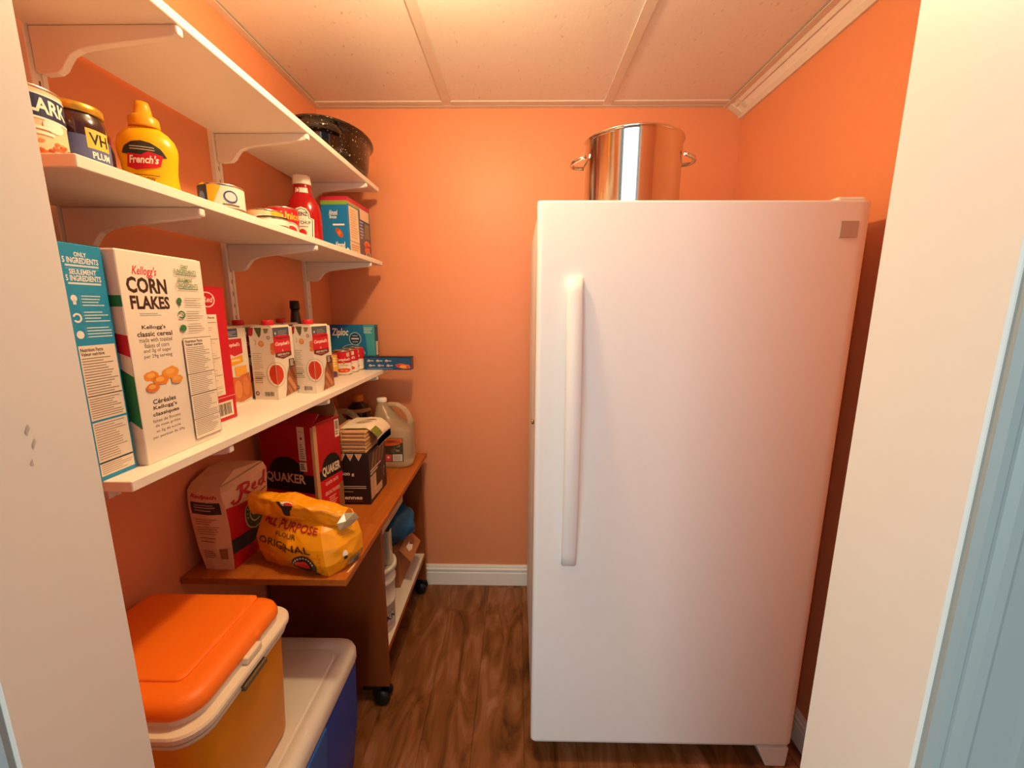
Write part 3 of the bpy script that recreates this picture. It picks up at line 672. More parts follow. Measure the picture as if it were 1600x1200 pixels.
# mustard squeeze bottle, oval, facing the aisle
M_MUS = mat('mustard_yellow', 'F2B40C', .28, var=.03)
ms = thing('mustard_bottle', 'yellow mustard squeeze bottle with a pointed cap on the middle shelf', 'bottle', (-.662, .784, S2), heading(-.662, .784)+PI/2-.30)
prof = [(.030, 0), (.0405, .001), (.043, .005), (.0430, .015), (.0405, .035), (.0395, .05), (.041, .068), (.0435, .084), (.0435, .096), (.040, .108), (.032, .118), (.024, .124), (.0205, .127)]
MB().lathe(prof, 40, sy=.62).build('bottle_body', M_MUS, ms)
MB().lathe([(.022, .126), (.0225, .128), (.0215, .141), (.019, .144), (.0135, .147), (.0115, .160), (.0095, .168), (.001, .170)], 28, sy=.9).build('nozzle_cap', mat('mustard_cap', 'E8A018', .35), ms)
def F_bottle(prof, sy, z0, z1, span):
    def rad(z):
        for (r0, a), (r1, b) in zip(prof, prof[1:]):
            if a <= z <= b: return r0+(r1-r0)*(z-a)/max(1e-6, b-a)
        return prof[-1][0]
    def f(u, v, o):
        z = z0+(z1-z0)*v; r = rad(z)+o+.0004; t = -PI/2+(u-.5)*span
        return (r*math.cos(t), (r*sy+o)*math.sin(t), z)
    return f
p = Print(F_bottle(prof, .62, .018, .10, 2.0), div=24)
p.poly([(.10, .72), (.2, .86), (.35, .95), (.5, .98), (.65, .95), (.8, .86), (.92, .70), (.5, .66)], '2A3430').up()
p.lines(.30, .78, .70, .88, 2, 'B9B098', .4, True).up()
p.poly([(.16, .46), (.24, .72), (.48, .70), (.60, .78), (.84, .72), (.78, .50), (.55, .44), (.35, .40)], 'C9182A').up().text("French's", .24, .52, .76, .68, 'F6EEE0', .03, .3, rise=.03)
p.rect(.25, .30, .75, .315, '6A3A14').text('YELLOW', .34, .19, .66, .27, '5A2A10', .01).text('JAUNE', .36, .09, .64, .17, '5A2A10', .01)
p.build('label_print', ms)
# low cans
def flat_can(label, loc, r, h, body, group='low cans on the middle shelf'): return can('low_can', label, loc, r, h, body, group)
tc = flat_can('white and yellow tuna can standing alone near the mustard', (-.580, .845, S2), .038, .046, 'EFE8DA')
p = Print(F_cyl(.038, .0045, .037, heading(-.58, .845), 2*PI), div=60)
p.rect(.24, 0, .40, 1, '2A3550').up().poly([(.40, 0), (.40, 1), (.50, 1), (.43, 0)], 'E8BE2E').up().ell(.35, .4, .03, .3, '5A7AB0', 12).ring(.56, .5, .05, .30, .2, '3A4E86').ell(.56, .5, .04, .22, 'D9DDE6', 14).lines(.50, .06, .64, .16, 1, '6A5D50', .6)
p.build('label_print', tc)
pc = flat_can('pale yellow can left of the red tomato can', (-.632, 1.073, S2), .039, .052, 'EAD9AE')
p = Print(F_cyl(.039, .0045, .043, heading(-.632, 1.073), 2*PI), div=60); p.rect(.55, 0, .68, 1, 'E6B52A').up().ell(.46, .5, .09, .3, 'EFE7D6', 18).lines(.42, .3, .54, .7, 3, 'CFA66A', .3).rect(.64, .1, .68, .5, '8A8A7A'); p.build('label_print', pc)
uc = can('tomato_can', 'red tomato can with yellow lettering in front of the ketchup', (-.672, 1.222, S2), .041, .092, 'C81E30')
p = Print(F_cyl(.041, .0045, .083, heading(-.67, 1.22)+.35, 2*PI), div=60)
p.text('Unico', .43, .66, .64, .90, 'F2C23C', .03).ell(.53, .34, .12, .24, 'EFE7D8', 22).up().ring(.53, .34, .11, .22, .12, '8A9098').up().ell(.53, .30, .07, .16, 'C8282A', 16).rect(.33, .3, .36, .8, 'E8C23C')
p.build('label_print', uc)
wc = flat_can('squat white can at the shelf edge below the red tomato can', (-.5775, 1.008, S2), .033, .021, 'F0E9DA')
MB().lathe([(.0320, .0195), (.0336, .0200), (.0336, .0222), (.0320, .0226)], 32).build('dark_rim', M_BLACKP, wc)
# ketchup
kx, ky = -.660, 1.325
kb = thing('ketchup_bottle', 'red ketchup bottle with a white cap beside the almond drink box', 'bottle', (kx, ky, S2), heading(kx, ky)+PI/2-.25)
kp = [(.036, 0), (.046, .001), (.0485, .005), (.0490, .06), (.0485, .10), (.046, .118), (.040, .135), (.031, .149), (.0265, .158), (.0245, .172), (.0250, .182), (.0245, .184)]
MB().lathe(kp, 40, sy=.66).build('bottle_body', mat('ketchup_red', 'A80F18', .16, var=.08, coat=.4), kb)
MB().lathe([(.0255, .183), (.0258, .186), (.0245, .206), (.022, .209), (.001, .209)], 28, sy=.85).build('cap', mat('cap_white', 'EFE6D6', .4), kb)
p = Print(F_bottle(kp, .66, .02, .118, 1.9), div=24)
ks = [(.16, 0), (.84, 0), (.88, .62), (.76, .66), (.74, .80), (.66, .92), (.5, .97), (.34, .92), (.26, .80), (.24, .66), (.12, .62)]
p.poly(ks, 'EDE6D6').up().poly([(.5+(x-.5)*.88, .45+(y-.45)*.92) for x, y in ks], '3C5A3A').up().poly([(.5+(x-.5)*.80, .45+(y-.45)*.87) for x, y in ks], 'EDE6D6').up()
p.text('HEINZ', .33, .70, .68, .82, '2A241E', .03).text('KETCHUP', .26, .46, .76, .56, '2A241E', .02).rect(.32, .38, .68, .40, '6A5D50').ell(.5, .2, .12, .12, 'C02A22', 16)
p.build('label_print', kb)
p = Print(F_bottle(kp, .66, .150, .180, 2.2), div=24); p.poly([(.2, .3), (.85, .3), (.85, .75), (.2, .75)], 'EAD9C8').up().ring(.34, .5, .10, .24, .35, '9A2226'); p.build('neck_print', kb)
# almond drink box
lw, ldp, lh = .092, .198, .187
al = carton('drink_box', 'blue almond drink box with a red top at the end of the middle shelf', 'box', (-.672, 1.463, S2), R(-1.5), lw, ldp, lh, '1477B8')
p = Print(F_front(lw, ldp, lh))
p.rect(0, .93, 1, 1, 'C22444').rect(0, .86, 1, .93, '7FA83A').up().text('Almond', .0+.30, .68, .62, .77, 'F4EEDF', .02, .15).text('Breeze', .32, .62, .58, .68, 'F4EEDF', .02).rect(.42, .50, .86, .53, 'EDE6DA')
p.poly([(.50, .44), (.58, .46), (.72, .42), (.80, .34), (.76, .29), (.64, .30), (.54, .36)], 'B8542A').up().ell(.65, .375, .06, .04, 'D97A42', 10)
p.text('Almond', .46, .10, .84, .22, 'F4EEDF', .03, .1).rect(.60, .03, .84, .13, 'EADCC8').poly([(.84, .0), (1, .0), (1, .08), (.92, .12)], 'EEE9E0')
p.build('front_print', al)
p = Print(F_right(lw, ldp, lh))
p.rect(0, .93, 1, 1, 'C8304A').rect(0, .88, .55, .93, 'A8A860').rect(.05, .25, .45, .86, 'EFD9B8').rect(.48, .55, .98, .9, '2F4E78').rect(.45, .0, 1, .55, '6A5C6A').rect(.04, .0, .45, .24, 'E9CDA8').up()
p.rect(.52, .72, .95, .92, 'EBD2B0').rect(.72, .40, .94, .68, '8A7A5E').lines(.10, .30, .42, .82, 12, 'BFA47E', .3).lines(.50, .35, .66, .70, 6, 'AEB8CC', .5).up()
p.ell(.80, .28, .14, .07, 'E89A6A', 18).rect(.68, .10, .92, .28, 'DE6E42').rect(.72, .0, .95, .13, 'EBD2B0').up().ell(.80, .28, .10, .045, 'E2562E', 14).bars(.75, .01, .92, .11, '3A2A22', 10)
p.lines(.08, .04, .42, .2, 4, 'B59A80', .4)
p.build('side_print', al)
p = Print(F_top(lw, ldp, lh)); p.rect(0, 0, 1, 1, 'C22444').up().rect(.1, .2, .6, .5, 'E9CDA8'); p.build('top_print', al)

# ================================================================== roasting pan on the top shelf
ro = thing('roasting_pan', 'dark speckled enamel roasting pan on the far end of the top shelf', 'pan', (-.642, 1.505, S1), R(13))
MB().lathe([(.001, .004), (.112, .003), (.124, .010), (.130, .025), (.136, .075), (.138, .090), (.148, .0935), (.1515, .097), (.150, .1005), (.146, .100), (.136, .094), (.133, .075), (.126, .028), (.118, .014), (.001, .010)], 56, sx=.92, sy=1.34).build('pan_body', M_ROAST, ro)
for s in (-1, 1):
    def hr(q, e, z):
        return (q*.066, s*(.176+.050*(1-abs(q)**3)+e), z)
    m = MB()
    m.loft([[hr(-1+2*i/14, e, z) for e, z in ((-.014, .060), (.0, .058), (.004, .064), (.002, .076), (-.014, .080))] for i in range(15)], sm=True)
    m.build('end_handle', M_ROAST, ro)

# ================================================================== things on the desk
T = DZ+.0005
class Bag:
    """paper sack: four corner columns at several heights, sides bulge and crease"""
    def __init__(s, levels, bulge=.006, wr=.003, seed=0): s.L = levels; s.b = bulge; s.w = wr; s.o = Vector((seed*3.1, seed*1.7, 0))
    def corner(s, i, v):
        t = v*(len(s.L)-1); k = min(int(t), len(s.L)-2); f = t-k
        a = Vector(s.L[k][i % 4]); b = Vector(s.L[k+1][i % 4]); return a+(b-a)*f
    def pt(s, i, u, v, o=0):
        a, b = s.corner(i, v), s.corner(i+1, v); c = a+(b-a)*u
        d = (b-a); n = Vector((d.y, -d.x, 0)).normalized()
        e = math.sin(PI*u); k = s.b*e*math.sin(PI*min(1, v*1.05))
        k += s.w*e*((1-2*abs(noise.noise(c*22+s.o)))*.40+.7*noise.noise(c*34+s.o*2))
        return c+n*(k+o)
    def build(s, t, m, name='sack_body', nu=20, nv=24):
        mb = MB()
        for i in range(4): mb.grid(lambda u, v, i=i: s.pt(i, u, v), nu, nv)
        top = [s.corner(i, 1) for i in range(4)]; bot = [s.corner(i, 0) for i in range(4)]
        mb.add(top, [(0, 1, 2, 3)]); mb.add(bot, [(3, 2, 1, 0)])
        me = mb.build(name, m, t)
        bm = bmesh.new(); bm.from_mesh(me.data); bmesh.ops.remove_doubles(bm, verts=bm.verts, dist=.0003); bmesh.ops.recalc_face_normals(bm, faces=bm.faces); bm.to_mesh(me.data); bm.free()
        return me
# ---- brown paper bag with a red front; local origin at its near left base corner
rbx = thing('sugar_bag', 'brown and red paper bag standing at the wall end of the desk', 'paper bag', (-.757, .893, T))
lev = [[(0, 0, 0), (.070, -.001, 0), (.078, .105, 0), (.006, .108, 0)],
       [(-.010, -.002, .055), (.073, -.004, .055), (.085, .108, .055), (-.002, .112, .055)],
       [(-.018, -.001, .115), (.074, -.006, .115), (.092, .110, .115), (-.008, .114, .115)],
       [(-.026, .004, .165), (.070, -.006, .165), (.098, .112, .165), (-.014, .115, .165)],
       [(-.030, .012, .200), (.062, -.004, .198), (.102, .112, .218), (-.016, .114, .215)],
       [(-.026, .024, .216), (.054, .006, .207), (.098, .106, .236), (-.008, .108, .234)]]
B1 = Bag(lev, .005, .004, 1)
B1.build(rbx, mat('kraft_paper', 'E4BE98', .7, var=.06, bump=.15, bscale=90), nu=50, nv=60)
p = Print(lambda u, v, o: B1.pt(0, u, v, o+.0008), div=30)
p.text("Redpath", .10, .695, .86, .765, 'C8282E', .02, .35).rect(.10, .53, .90, .66, '37302C').up().lines(.2, .555, .8, .64, 3, 'B8A48E', .35)
for y0, y1, n in ((.42, .49, 3), (.33, .41, 4), (.26, .32, 2)): p.lines(.16, y0, .82, y1, n, 'A9784C', .3)
p.lines(.15, .12, .55, .20, 4, '9A6A40', .35).rect(.66, .11, .88, .21, '9A6A40')
p.build('side_print', rbx)
p = Print(lambda u, v, o: B1.pt(1, u, v, o+.0008), div=30)
p.rect(0, .0, 1, .53, 'C4161F'); p.up().poly([(0, .58), (.25, .52), (.5, .50), (1, .56), (1, .50), (0, .50)], 'C4161F').up()
p.rect(0, .15, 1, .28, '33373A').up().ell(.66, .42, .33, .155, '3E5A2E', 28).up().ring(.66, .42, .33, .155, .07, 'C9C9A0', 28).ring(.66, .42, .20, .095, .12, 'D9D6B8', 20, .6, 5.2).up().ell(.72, .455, .07, .02, 'D9D6B8', 10)
for k in range(12):
    a = -.2+k*.32; p.ell(.66+.265*math.cos(a), .42+.125*math.sin(a), .018, .009, 'C9C9A0', 6)
# brush-script "Red"
asp = .105/.215
Cr = 'C4161F'
def st(pts, w=.030): p.stroke(pts, w, Cr, asp)
st([(.36, .775), (.40, .79), (.38, .74), (.34, .68), (.30, .635), (.24, .605), (.16, .60), (.13, .625), (.19, .645)])
st([(.28, .745), (.36, .775), (.46, .78), (.54, .765), (.52, .73), (.44, .705), (.38, .70), (.46, .67), (.54, .635), (.62, .62)])
st([(.60, .69), (.68, .70), (.69, .725), (.63, .72), (.60, .685), (.63, .66), (.72, .665)], .024)
st([(.88, .72), (.80, .715), (.77, .68), (.82, .66), (.89, .69), (.93, .80), (.89, .68), (.94, .66)], .024)
st([(.50, .605), (.7, .590), (.95, .62)], .020)
p.build('front_print', rbx)
MB().add([(-.024, .03, .218), (.052, .012, .2095), (.096, .106, .2385), (-.006, .108, .2365), (.060, .052, .235), (-.016, .066, .235), (.075, .06, .2345), (.09, .1, .2395)],
         [(0, 1, 4, 5), (5, 4, 2, 3), (1, 2, 4)]).build('folded_top', mat('kraft_paper', 'C79A70'), rbx)

# ---- yellow flour bag, rolled shut, leaning on its side fold
yb = thing('flour_bag', 'crumpled yellow flour bag with a rolled top at the desk corner', 'paper bag', (-.632, .929, T))
lev = [[(0, 0, 0), (.188, -.059, 0), (.229, .024, 0), (.050, .090, 0)],
       [(-.008, -.006, .035), (.186, -.068, .03), (.240, .020, .03), (.046, .094, .035)],
       [(-.014, -.006, .070), (.178, -.060, .065), (.238, .022, .07), (.044, .092, .07)],
       [(-.006, .004, .105), (.165, -.040, .100), (.226, .026, .105), (.045, .084, .105)],
       [(.008, .020, .150), (.160, -.010, .120), (.212, .036, .125), (.048, .068, .150)]]
M_YEL = mat('flour_yellow', 'F0A010', .33, var=.05, scale=20, bump=.25, bscale=45)
B2 = Bag(lev, .012, .0085, 4)
B2.build(yb, M_YEL, nu=140, nv=90)
p = Print(lambda u, v, o: B2.pt(0, u, v, o+.0018), div=90)
p.text('ALL PURPOSE', .08, .78, .96, .90, 'A8281E', .03, rise=-.06).text('FLOUR', .36, .65, .66, .72, '4A2A12', .01, rise=-.02).text('ORIGINAL', .08, .46, .84, .58, '4A2A12', .01, rise=-.03)
p.ell(.72, .20, .155, .19, '1E1814', 28).up().ring(.72, .20, .145, .175, .25, '4A423A', 28).up().ell(.72, .21, .075, .085, 'C82822', 16).ell(.66, .24, .04, .05, 'D83A2A', 10)
for k in range(10):
    a = .4+k*.27; p.ell(.72+.125*math.cos(a), .20+.15*math.sin(a), .009, .014, 'E8D9B8', 6)
p.up().rect(.80, .015, .90, .05, '3A2E24')
for k in range(7): p.ell(.93+.015*(k % 2), .10+.055*k, .012, .022, 'D8860A', 8)
p.build('front_print', yb)
p = Print(lambda u, v, o: B2.pt(1, u, v, o+.0014), div=40)
p.rect(.55, .04, .88, .20, 'C9C2AC').up().bars(.58, .05, .86, .18, '3A342C', 14)
p.build('barcode_print', yb)
p = Print(lambda u, v, o: B2.pt(1, u, v, o+.0014), div=40)
p.ell(.42, .36, .06, .06, 'EDE6DA', 10).up().rect(.38, .27, .46, .33, '3A2E24')
p.build('recycling_mark', yb)
p = Print(lambda u, v, o: B2.pt(1, u, v, o+.0014), div=40)
p.lines(.45, .58, .85, .78, 6, 'C98A1A', .35)
p.build('side_print', yb)
# rolled and folded top
def roll(u, v):
    a = Vector((-.012, .000, .158)); b = Vector((.215, .004, .118)); c = a.lerp(b, u)
    c.z += .006*math.sin(u*PI)
    ang = 2*PI*v; hh = .029-.008*u; dd = .022+.006*math.sin(PI*u)
    ca, sa = math.cos(ang), math.sin(ang)
    q = Vector((0, math.copysign(abs(ca)**.6, ca)*dd, math.copysign(abs(sa)**.6, sa)*hh))
    q *= 1+.20*noise.noise(Vector((u*6, ca*1.2, sa*1.2+5)))+.08*(1-2*abs(noise.noise(Vector((u*11, ca*2, sa*2+9)))))
    q.y -= .010*math.sin(ang)*.6
    return c+q
rl = MB(); nu, nv = 90, 72
rl.loft([[roll(i/nu, j/nv) for j in range(nv)] for i in range(nu+1)], sm=True)
rl = rl.build('rolled_top', M_YEL, yb)
p = Print(lambda u, v, o: roll(.30+.24*u, .53-.22*v)+Vector((0, -o-.0009, .4*o)), div=30)
p.poly([(.0, .70), (.18, .76), (.40, .45), (.66, .22), (.60, .02), (.40, .06), (.20, .35)], '2A2A20').ell(.48, .66, .26, .25, 'EFE2C8', 16).up().ell(.56, .58, .20, .24, 'C81E22', 16).up().poly([(.36, .50), (.78, .56), (.70, .22), (.52, .24)], '241C16')
p.build('roll_print', rl)
MB().add([(.200, -.028, .118), (.214, -.016, .140), (.236, -.004, .136), (.242, .004, .118), (.226, -.010, .104), (.206, -.026, .100), (.220, -.022, .122)],
         [(0, 1, 6), (1, 2, 6), (2, 3, 6), (3, 4, 6), (4, 5, 6), (5, 0, 6)]).build('foil_lining', mat('bag_lining', 'D9C9A0', .2, .4), rl)

# ---- big red oats box with open flaps
qw, qd, qh = .190, .114, .298
qb = carton('oats_box', 'large red oats box with open top flaps under the lowest shelf', 'box', (-.7645, 1.1535, T), R(-13.6), qw, qd, qh, 'B01218')
p = Print(F_front(qw, qd, qh))
p.rect(.0, .02, .955, .31, 'D2141E').rect(0, .31, .955, .50, '17130F').poly([(.46+.32*math.cos(a*PI/16), .50+.17*math.sin(a*PI/16)) for a in range(17)], '191715').up()
p.text('QUAKER', .06, .385, .80, .50, 'EAD2A6', .03).rect(.36, .345, .48, .353, '4A5560').rect(.955, 0, 1, .985, 'C89A6A')
p.rect(.715, .645, .845, .985, 'EAD8BC').up().lines(.74, .66, .825, .82, 7, '9A7A5E', .4).ell(.78, .87, .02, .015, 'B0301E', 8).rect(.735, .93, .83, .94, 'C8A878')
p.rect(.715, .535, .845, .63, 'E4D6BA').up().lines(.73, .55, .83, .615, 3, '4A5A34', .5)
p.build('front_print', qb)
p = Print(F_right(qw, qd, qh))
p.rect(0, 0, .12, 1, 'C89A6A').rect(.80, 0, 1, .30, '9A6A3E').rect(.12, .42, .98, .52, '1B1814').poly([(.58+.36*math.cos(a*PI/16), .52+.14*math.sin(a*PI/16)) for a in range(17)], '1B1814').rect(.12, .10, .80, .42, 'D2141E').rect(.80, .3, .98, .42, 'D2141E').up()
p.text('QUAKER', .22, .44, .92, .55, 'EAD8B8', .04).text('QUICK OATS', .30, .345, .80, .385, 'F0C9B8', .03).text('GRUAU RAPIDE', .26, .245, .84, .285, 'F0C9B8', .03).lines(.40, .12, .72, .22, 4, 'EFA08E', .6)
p.rect(.80, .80, .97, .985, 'EADCC4').up().bars(.82, .88, .95, .97, '3A2E28', 9).lines(.82, .82, .95, .87, 2, '7A6A5A', .5)
p.build('side_print', qb)
MF = mat('card_flap_red', 'A81218', .45); MK = mat('card_kraft_inside', 'A87848', .7)
def flap(name, pts, th, m):
    n = (Vector(pts[1])-Vector(pts[0])).cross(Vector(pts[2])-Vector(pts[0])).normalized()*th
    q = [Vector(a)+n for a in pts]
    return MB().loft([[tuple(a) for a in pts], [tuple(a) for a in q]], sm=False).build(name, m, qb)
f1 = flap('top_flap', [(.055, 0, qh), (qw, 0, qh), (qw-.006, .036, qh+.028), (.061, .036, qh+.028)], .0012, MF)
fm = lambda u, v, o: (qw*u, .036*v-o*.64, qh+.028*v+o*.77)
p = Print(fm); p.rect(.34, .08, .66, .92, 'D9C2A6').rect(.735, .15, .985, .95, 'E4D2B4').up().bars(.76, .25, .97, .90, '5A4A2E', 14).lines(.37, .2, .62, .85, 4, 'C9B090', .3); p.build('flap_print', f1)
flap('top_flap', [(qw, 0.004, qh), (qw, qd, qh), (qw+.004, qd-.006, qh+.006), (qw+.004, .010, qh+.006)], .0012, MF)
flap('top_flap', [(0, qd, qh), (qw, qd, qh), (qw-.022, qd+.006, qh+.050), (.02, qd+.006, qh+.050)], .0012, MK)
# ---- dark pasta box, paper packets on top
pw_, pd_, ph_ = .122, .163, .172
pbx = carton('pasta_box', 'dark brown cardboard box with white lettering right of the oats box', 'box', (-.596, 1.234, T), R(0), pw_, pd_, ph_, '231A1C')
p = Print(F_front(pw_, pd_, ph_))
for k in range(4):
    x = .30+.22*(k-1)+.0; p.poly([(x-.10, 1), (x+.10, 1), (x, .86)], 'C9BFB2').up().poly([(x-.06, .99), (x+.06, .99), (x, .89)], 'E0955A')
p.build('border_print', pbx)
p = Print(F_front(pw_, pd_, ph_))
p.text('8 x 500 g', .02, .56, .60, .635, 'EDE4D8', .02).build('weight_print', pbx)
p = Print(F_front(pw_, pd_, ph_))
p.rect(.04, .355, .90, .37, 'CDBFB0').rect(.04, .32, .90, .335, 'CDBFB0').rect(.10, .25, .55, .262, 'B9ADA0').text('italiennes', .02, .10, .78, .18, 'F0E6D8', .03).rect(.05, .06, .80, .07, 'A8302A')
p.build('front_print', pbx)
p = Print(F_right(pw_, pd_, ph_))
for k in range(7): p.poly([(.10+k*.1, .64), (.22+k*.1, .66), (.34+k*.1, .95), (.24+k*.1, .94)], ('8A6A4A', '5A4434')[k % 2])
p.rect(.05, .08, .36, .52, 'D9BF9A').rect(.36, .06, .70, .22, 'CDB38E').up().lines(.08, .10, .33, .50, 10, '8A7458', .3).lines(.06, .55, .75, .66, 2, 'D9CDBF', .6).ring(.86, .35, .05, .12, .3, 'B8AEBE', 12, 1, 4)
p.rect(.72, .05, .74, .75, '6A5A6A')
p.build('side_print', pbx)
random.seed(11)
zt = T+ph_+.0012
pkn = ('bottom', 'second from the bottom', 'third from the bottom', 'third from the top', 'second from the top', 'top')
M_KR = mat('kraft_packet', 'C99A66', .65, var=.08)
for i in range(6):
    t_ = thing('paper_packet', 'thin kraft paper packet, %s of the bundle on the dark box' % pkn[i] if i else 'thin kraft paper packet at the bottom of the bundle on the dark box', 'packet', (-.594+random.uniform(-.001, .001), 1.236+random.uniform(-.002, .002), zt), R(random.uniform(-.6, .6)), 'bundled paper packets')
    MB().loft([[(x, y, z) for x, y, z in rrect(.058, .075, .113-e, .148-e, .003, zz)] for e, zz in ((.004, 0), (0, .003), (0, .008), (.004, .0112))], sm=False).build('packet_body', M_KR, t_)
    MB().box(.006, .110, .0005, .004, .0045, .0068).build('folded_edge', mat('kraft_dark', '8A5F38', .7), t_)
    zt += .0119
rbn = MB(); xb = -.555; y0, y1, z0, z1 = 1.2318, 1.391, T+ph_+.001, zt+.0008
rbn.tube([(xb, y0, z0), (xb, y0, z1), (xb, y1, z1), (xb, y1, z0), (xb, y0, z0)], .0012, 6)
tag(rbn.build('rubber_band', mat('rubber_tan', 'D8A868', .6)), 'tan rubber band around the bundle of paper packets', 'rubber band')
# white and green packet draped over the bundle's right edge
sp = thing('snack_packet', 'white and green wrapper draped over the paper packets', 'wrapper', (-.596, 1.245, zt+.0012))
def drape(u, v):
    s_ = .03+.17*u; L0 = .112
    x = s_ if s_ < L0 else L0+.032*math.sin(min(1, (s_-L0)/.05)*PI/2); z = .004+.003*noise.noise(Vector((u*5, v*5, 1))) if s_ < L0 else .004-max(0, s_-L0)*.75
    return (x, .01+.135*v+.012*u, z+.003*math.sin(v*PI))
g = MB().grid(drape, 24, 14); dn = MB()
vs = g.v; n_ = len(vs)
dn.add(vs+[(a, b, c-.0012) for a, b, c in vs], g.f+[[i+n_ for i in f][::-1] for f in g.f], 0, True)
dn.build('wrapper_sheet', mat('wrapper_white', 'E6D9C0', .4), sp, fixn=False)
p = Print(lambda u, v, o: tuple(Vector(drape(u, v))+Vector((o*.7, 0, o+.0004))), div=20)
p.rect(.55, 0, .76, .36, '6E7A2A').rect(.60, .04, .64, .32, '98A044').rect(.69, .05, .72, .30, '98A044').up().lines(.18, .30, .46, .58, 4, 'B08A5E', .4).poly([(.2, .6), (.45, .75), (.5, .65)], '9A5A3A')
p.build('wrapper_print', sp)

# ---- vinegar jugs
def jug(label, loc, rz, capm, withlabel=True):
    t = thing('vinegar_jug', label, 'jug', loc, rz, 'clear plastic jugs')
    M = mat('jug_plastic', 'F2E4C4', .22, trans=.72, var=.03, ior=1.25)
    body = [rrect(0, 0, .140, .125, .03, 0), rrect(0, 0, .156, .14, .035, .006), rrect(0, 0, .160, .145, .035, .02), rrect(0, 0, .160, .145, .035, .150), rrect(-.001, 0, .157, .140, .035, .160), rrect(-.012, 0, .132, .125, .035, .170), rrect(-.022, 0, .104, .108, .035, .180),
            rrect(-.031, 0, .074, .080, .030, .210), rrect(-.038, 0, .052, .052, .025, .240), rrect(-.042, 0, .038, .038, .0188, .250), rrect(-.042, 0, .036, .036, .0178, .262)]
    MB().loft(body, sm=True).build('jug_body', M, t)
    path = [(-.03, 0, .236), (-.008, 0, .246), (.018, 0, .244), (.042, 0, .230), (.060, 0, .207), (.069, 0, .180), (.067, 0, .150)]
    MB().tube(path, [.010, .011, .011, .011, .011, .012, .012], 10, flat=1.3).build('grip', M, t)
    MB().lathe([(.001, .257), (.0195, .257), (.020, .259), (.020, .270), (.0185, .2725), (.001, .2725)], 24, (-.042, 0, 0)).build('screw_cap', capm, t)
    if withlabel:
        p = Print(lambda u, v, o: (-.055+.105*u, -.0727-o, .028+.098*v))
        p.rect(0, 0, 1, 1, '4A3A2C').up().rect(.02, .80, .98, .985, 'D9602A').ell(.5, .80, .42, .12, 'D9602A', 20)
        random.seed(2)
        for i in range(26): p.ell(random.uniform(.1, .9), random.uniform(.36, .70), random.uniform(.03, .08), random.uniform(.03, .07), random.choice(('6A4A34', '8A7A5A', '3A2E22', 'A08A66', '55603A')), 8)
        p.up().rect(.32, .03, .56, .32, 'D8484E').rect(.60, .03, .96, .32, 'DCD2BE').up().lines(.64, .06, .92, .29, 4, '8A7E6E', .4).ell(.16, .16, .1, .1, 'B8AA90', 10).ell(.44, .2, .05, .05, 'F0D9D0', 8)
        p.build('label_print', t)
    return t
jug('clear vinegar jug with a white cap at the far end of the desk', (-.507, 1.612, T), R(4), mat('cap_white', 'EFE6D6'))
jug('jug with a red cap in the corner behind the oats box', (-.664, 1.497, T), R(2), mat('cap_red', 'D0202A'), False)
ob = thing('oil_bottle', 'dark bottle with an orange cap in the corner between the two jugs', 'bottle', (-.672, 1.672, T))
MB().lathe([(.001, 0), (.048, 0), (.052, .004), (.052, .18), (.050, .205), (.040, .226), (.024, .238), (.021, .246), (.001, .246)], 28).build('bottle_body', mat('dark_oil', '2A1208', .15, coat=.3), ob)
MB().lathe([(.0505, .204), (.0515, .206), (.047, .219), (.0455, .217)], 28).build('shoulder_band', mat('band_tan', 'B98A5A', .5), ob)
MB().lathe([(.001, .245), (.0225, .245), (.023, .247), (.023, .270), (.0215, .272), (.001, .272)], 24).build('cap', mat('cap_orange', 'E08A1E', .4), ob)

# ================================================================== under the desk
LZ = .1962
M_PAIL = mat('pail_white', 'E4DACB', .4)
pa = thing('plastic_pail', 'white plastic pail with a lid on the desk\'s lower shelf', 'pail', (-.488, 1.262, LZ))
pz = lambda pr_: [(r_, z_*1.22) for r_, z_ in pr_]
MB().lathe(pz([(.001, 0), (.058, 0), (.061, .003), (.063, .085), (.067, .088), (.067, .094), (.064, .097), (.066, .150), (.070, .153), (.070, .158), (.067, .161), (.0685, .196), (.001, .196)]), 40).build('pail_body', M_PAIL, pa)
MB().lathe(pz([(.001, .1962), (.070, .1962), (.0705, .186), (.0745, .187), (.0745, .198), (.0735, .2005), (.0655, .2005), (.064, .1985), (.001, .1985)]), 40).build('lid', M_PAIL, pa)
p = Print(F_cyl(.0635, .01, .07, R(-35), 2*PI), div=60); p.rect(.42, .2, .60, .9, 'D9D3C9').up().text('KKN', .44, .55, .58, .85, '2A2E46', .04).lines(.44, .25, .58, .5, 3, 'A09A90', .4); p.build('label_print', pa)
cbx = thing('cardboard_box', 'brown cardboard box on the desk\'s lower shelf behind the pail', 'box', (-.640, 1.46, LZ))
MB().box(0, .175, 0, .16, 0, .160).build('box_body', mat('card_B5764A', 'B5764A', .7, var=.06), cbx, bevel=.0015, seg=1)
MB().prism([(.175, .160), (.222, .110), (.224, .112), (.177, .162)], 'y', .004, .156).build('box_flap', mat('card_B5764A', 'B5764A'), cbx)
p = Print(lambda u, v, o: (.178+.038*u, .02+.1*v, .161-.0405*u+o*2+.0018)); p.poly([(.35, .3), (.7, .2), (.85, .45), (.75, .75), (.5, .6), (.4, .8)], 'EFE2D0'); p.build('torn_patch', cbx, 'torn white patch')
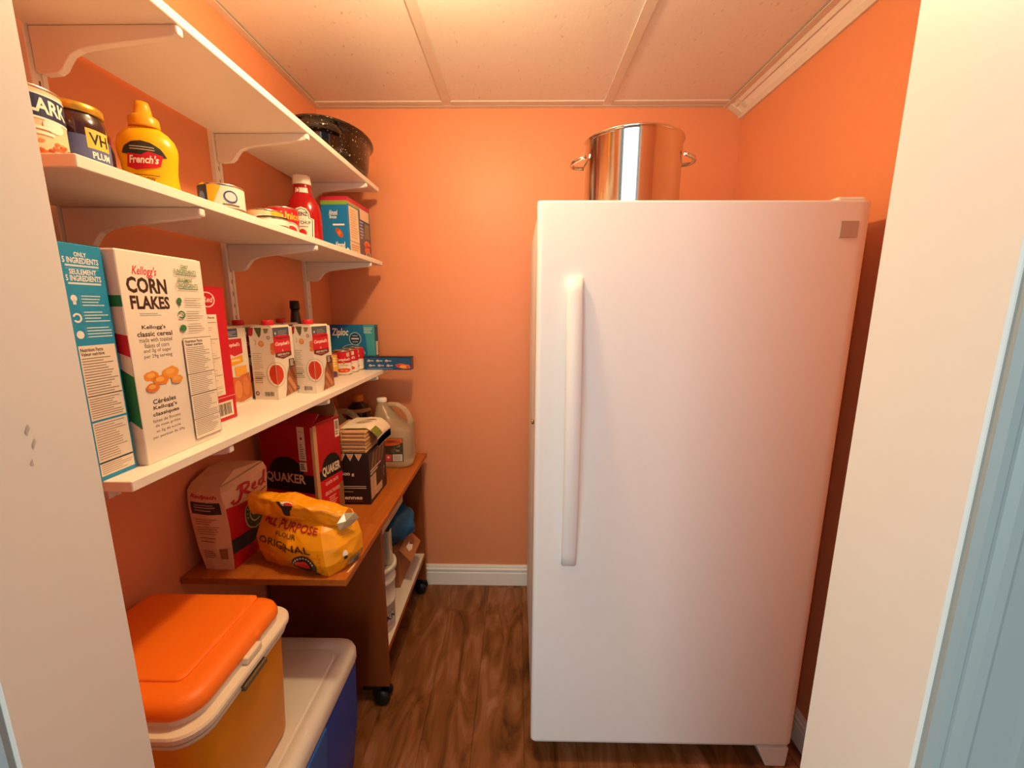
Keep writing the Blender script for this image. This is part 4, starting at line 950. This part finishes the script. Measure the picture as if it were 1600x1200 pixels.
# blue plastic bag slumped on the box
bg = thing('plastic_bag', 'crumpled blue plastic bag on the cardboard box under the desk', 'bag', (-.515, 1.545, LZ+.163))
mb = MB(); rr = []
for k in range(13):
    ph = PI*k/12; ring = []
    for i in range(26):
        th = 2*PI*i/26; d = Vector((math.sin(ph)*math.cos(th), math.sin(ph)*math.sin(th), -math.cos(ph)))
        q = 1+.35*noise.noise(d*2.1+Vector((3, 1, 2)))+.14*noise.noise(d*6)
        ring.append((d.x*.098*q, d.y*.090*q, max(.0, .068+d.z*.074*q)))
    rr.append(ring)
mb.loft(rr, sm=True).build('bag_film', mat('bag_blue', '2C6A9A', .25, var=.25, scale=18, trans=.15), bg)
# flat black-cored boxes with pale edges leaning behind the pail
fx = thing('flat_case', 'flat dark case with pale edges wedged under the desk top', 'case', (-.50, 1.30, 0))
MB().box(-.10, .058, -.085, .165, .608, .634).build('case_body', mat('case_black', '1C1714', .5), fx, bevel=.001, seg=1)
MB().box(.0585, .0605, -.083, .163, .610, .632).build('pale_edge', mat('edge_pale', 'CDBFA8', .5), fx)
p = Print(lambda u, v, o: (.0605+o, -.083+.246*u, .610+.022*v)); p.rect(.35, .35, .65, .6, 'B5703A'); p.build('edge_print', fx)
fx2 = thing('flat_case', 'narrow upright dark case with a pale edge standing on the pail lid', 'case', (-.488, 1.262, LZ+.2448))
MB().box(-.03, .060, -.014, .010, 0, .122).build('case_body', mat('case_black', '1C1714', .5), fx2, bevel=.001, seg=1)
MB().box(.0605, .062, -.014, .010, 0, .122).build('pale_edge', mat('edge_pale', 'CDBFA8', .5), fx2)
MB().box(.034, .0605, -.0155, -.0142, 0, .122).build('pale_edge', mat('edge_pale', 'CDBFA8', .5), fx2)
p = Print(lambda u, v, o: (.062+o, -.014+.024*u, .122*v)); p.rect(.4, .4, .6, .8, 'B5703A'); p.build('edge_print', fx2)
# flat case rests on the upright one
fx.location.z = LZ+.2448+.122-.608+.0005

# grey scuff marks on the left jamb
jl = bpy.data.objects['trim_1']
p = Print(lambda u, v, o: (OX0+o+.0002, .340+.010*u, 1.150+.045*v))
p.poly([(.2, .75), (.5, .9), (.6, .8), (.35, .68)], 'CDBFB2').poly([(.5, .45), (.8, .6), (.85, .5), (.6, .38)], 'CFC2B6').poly([(.1, .1), (.3, .2), (.35, .05)], 'D2C6BA')
p.build('scuff_mark', jl, 'faint grey scuff marks')
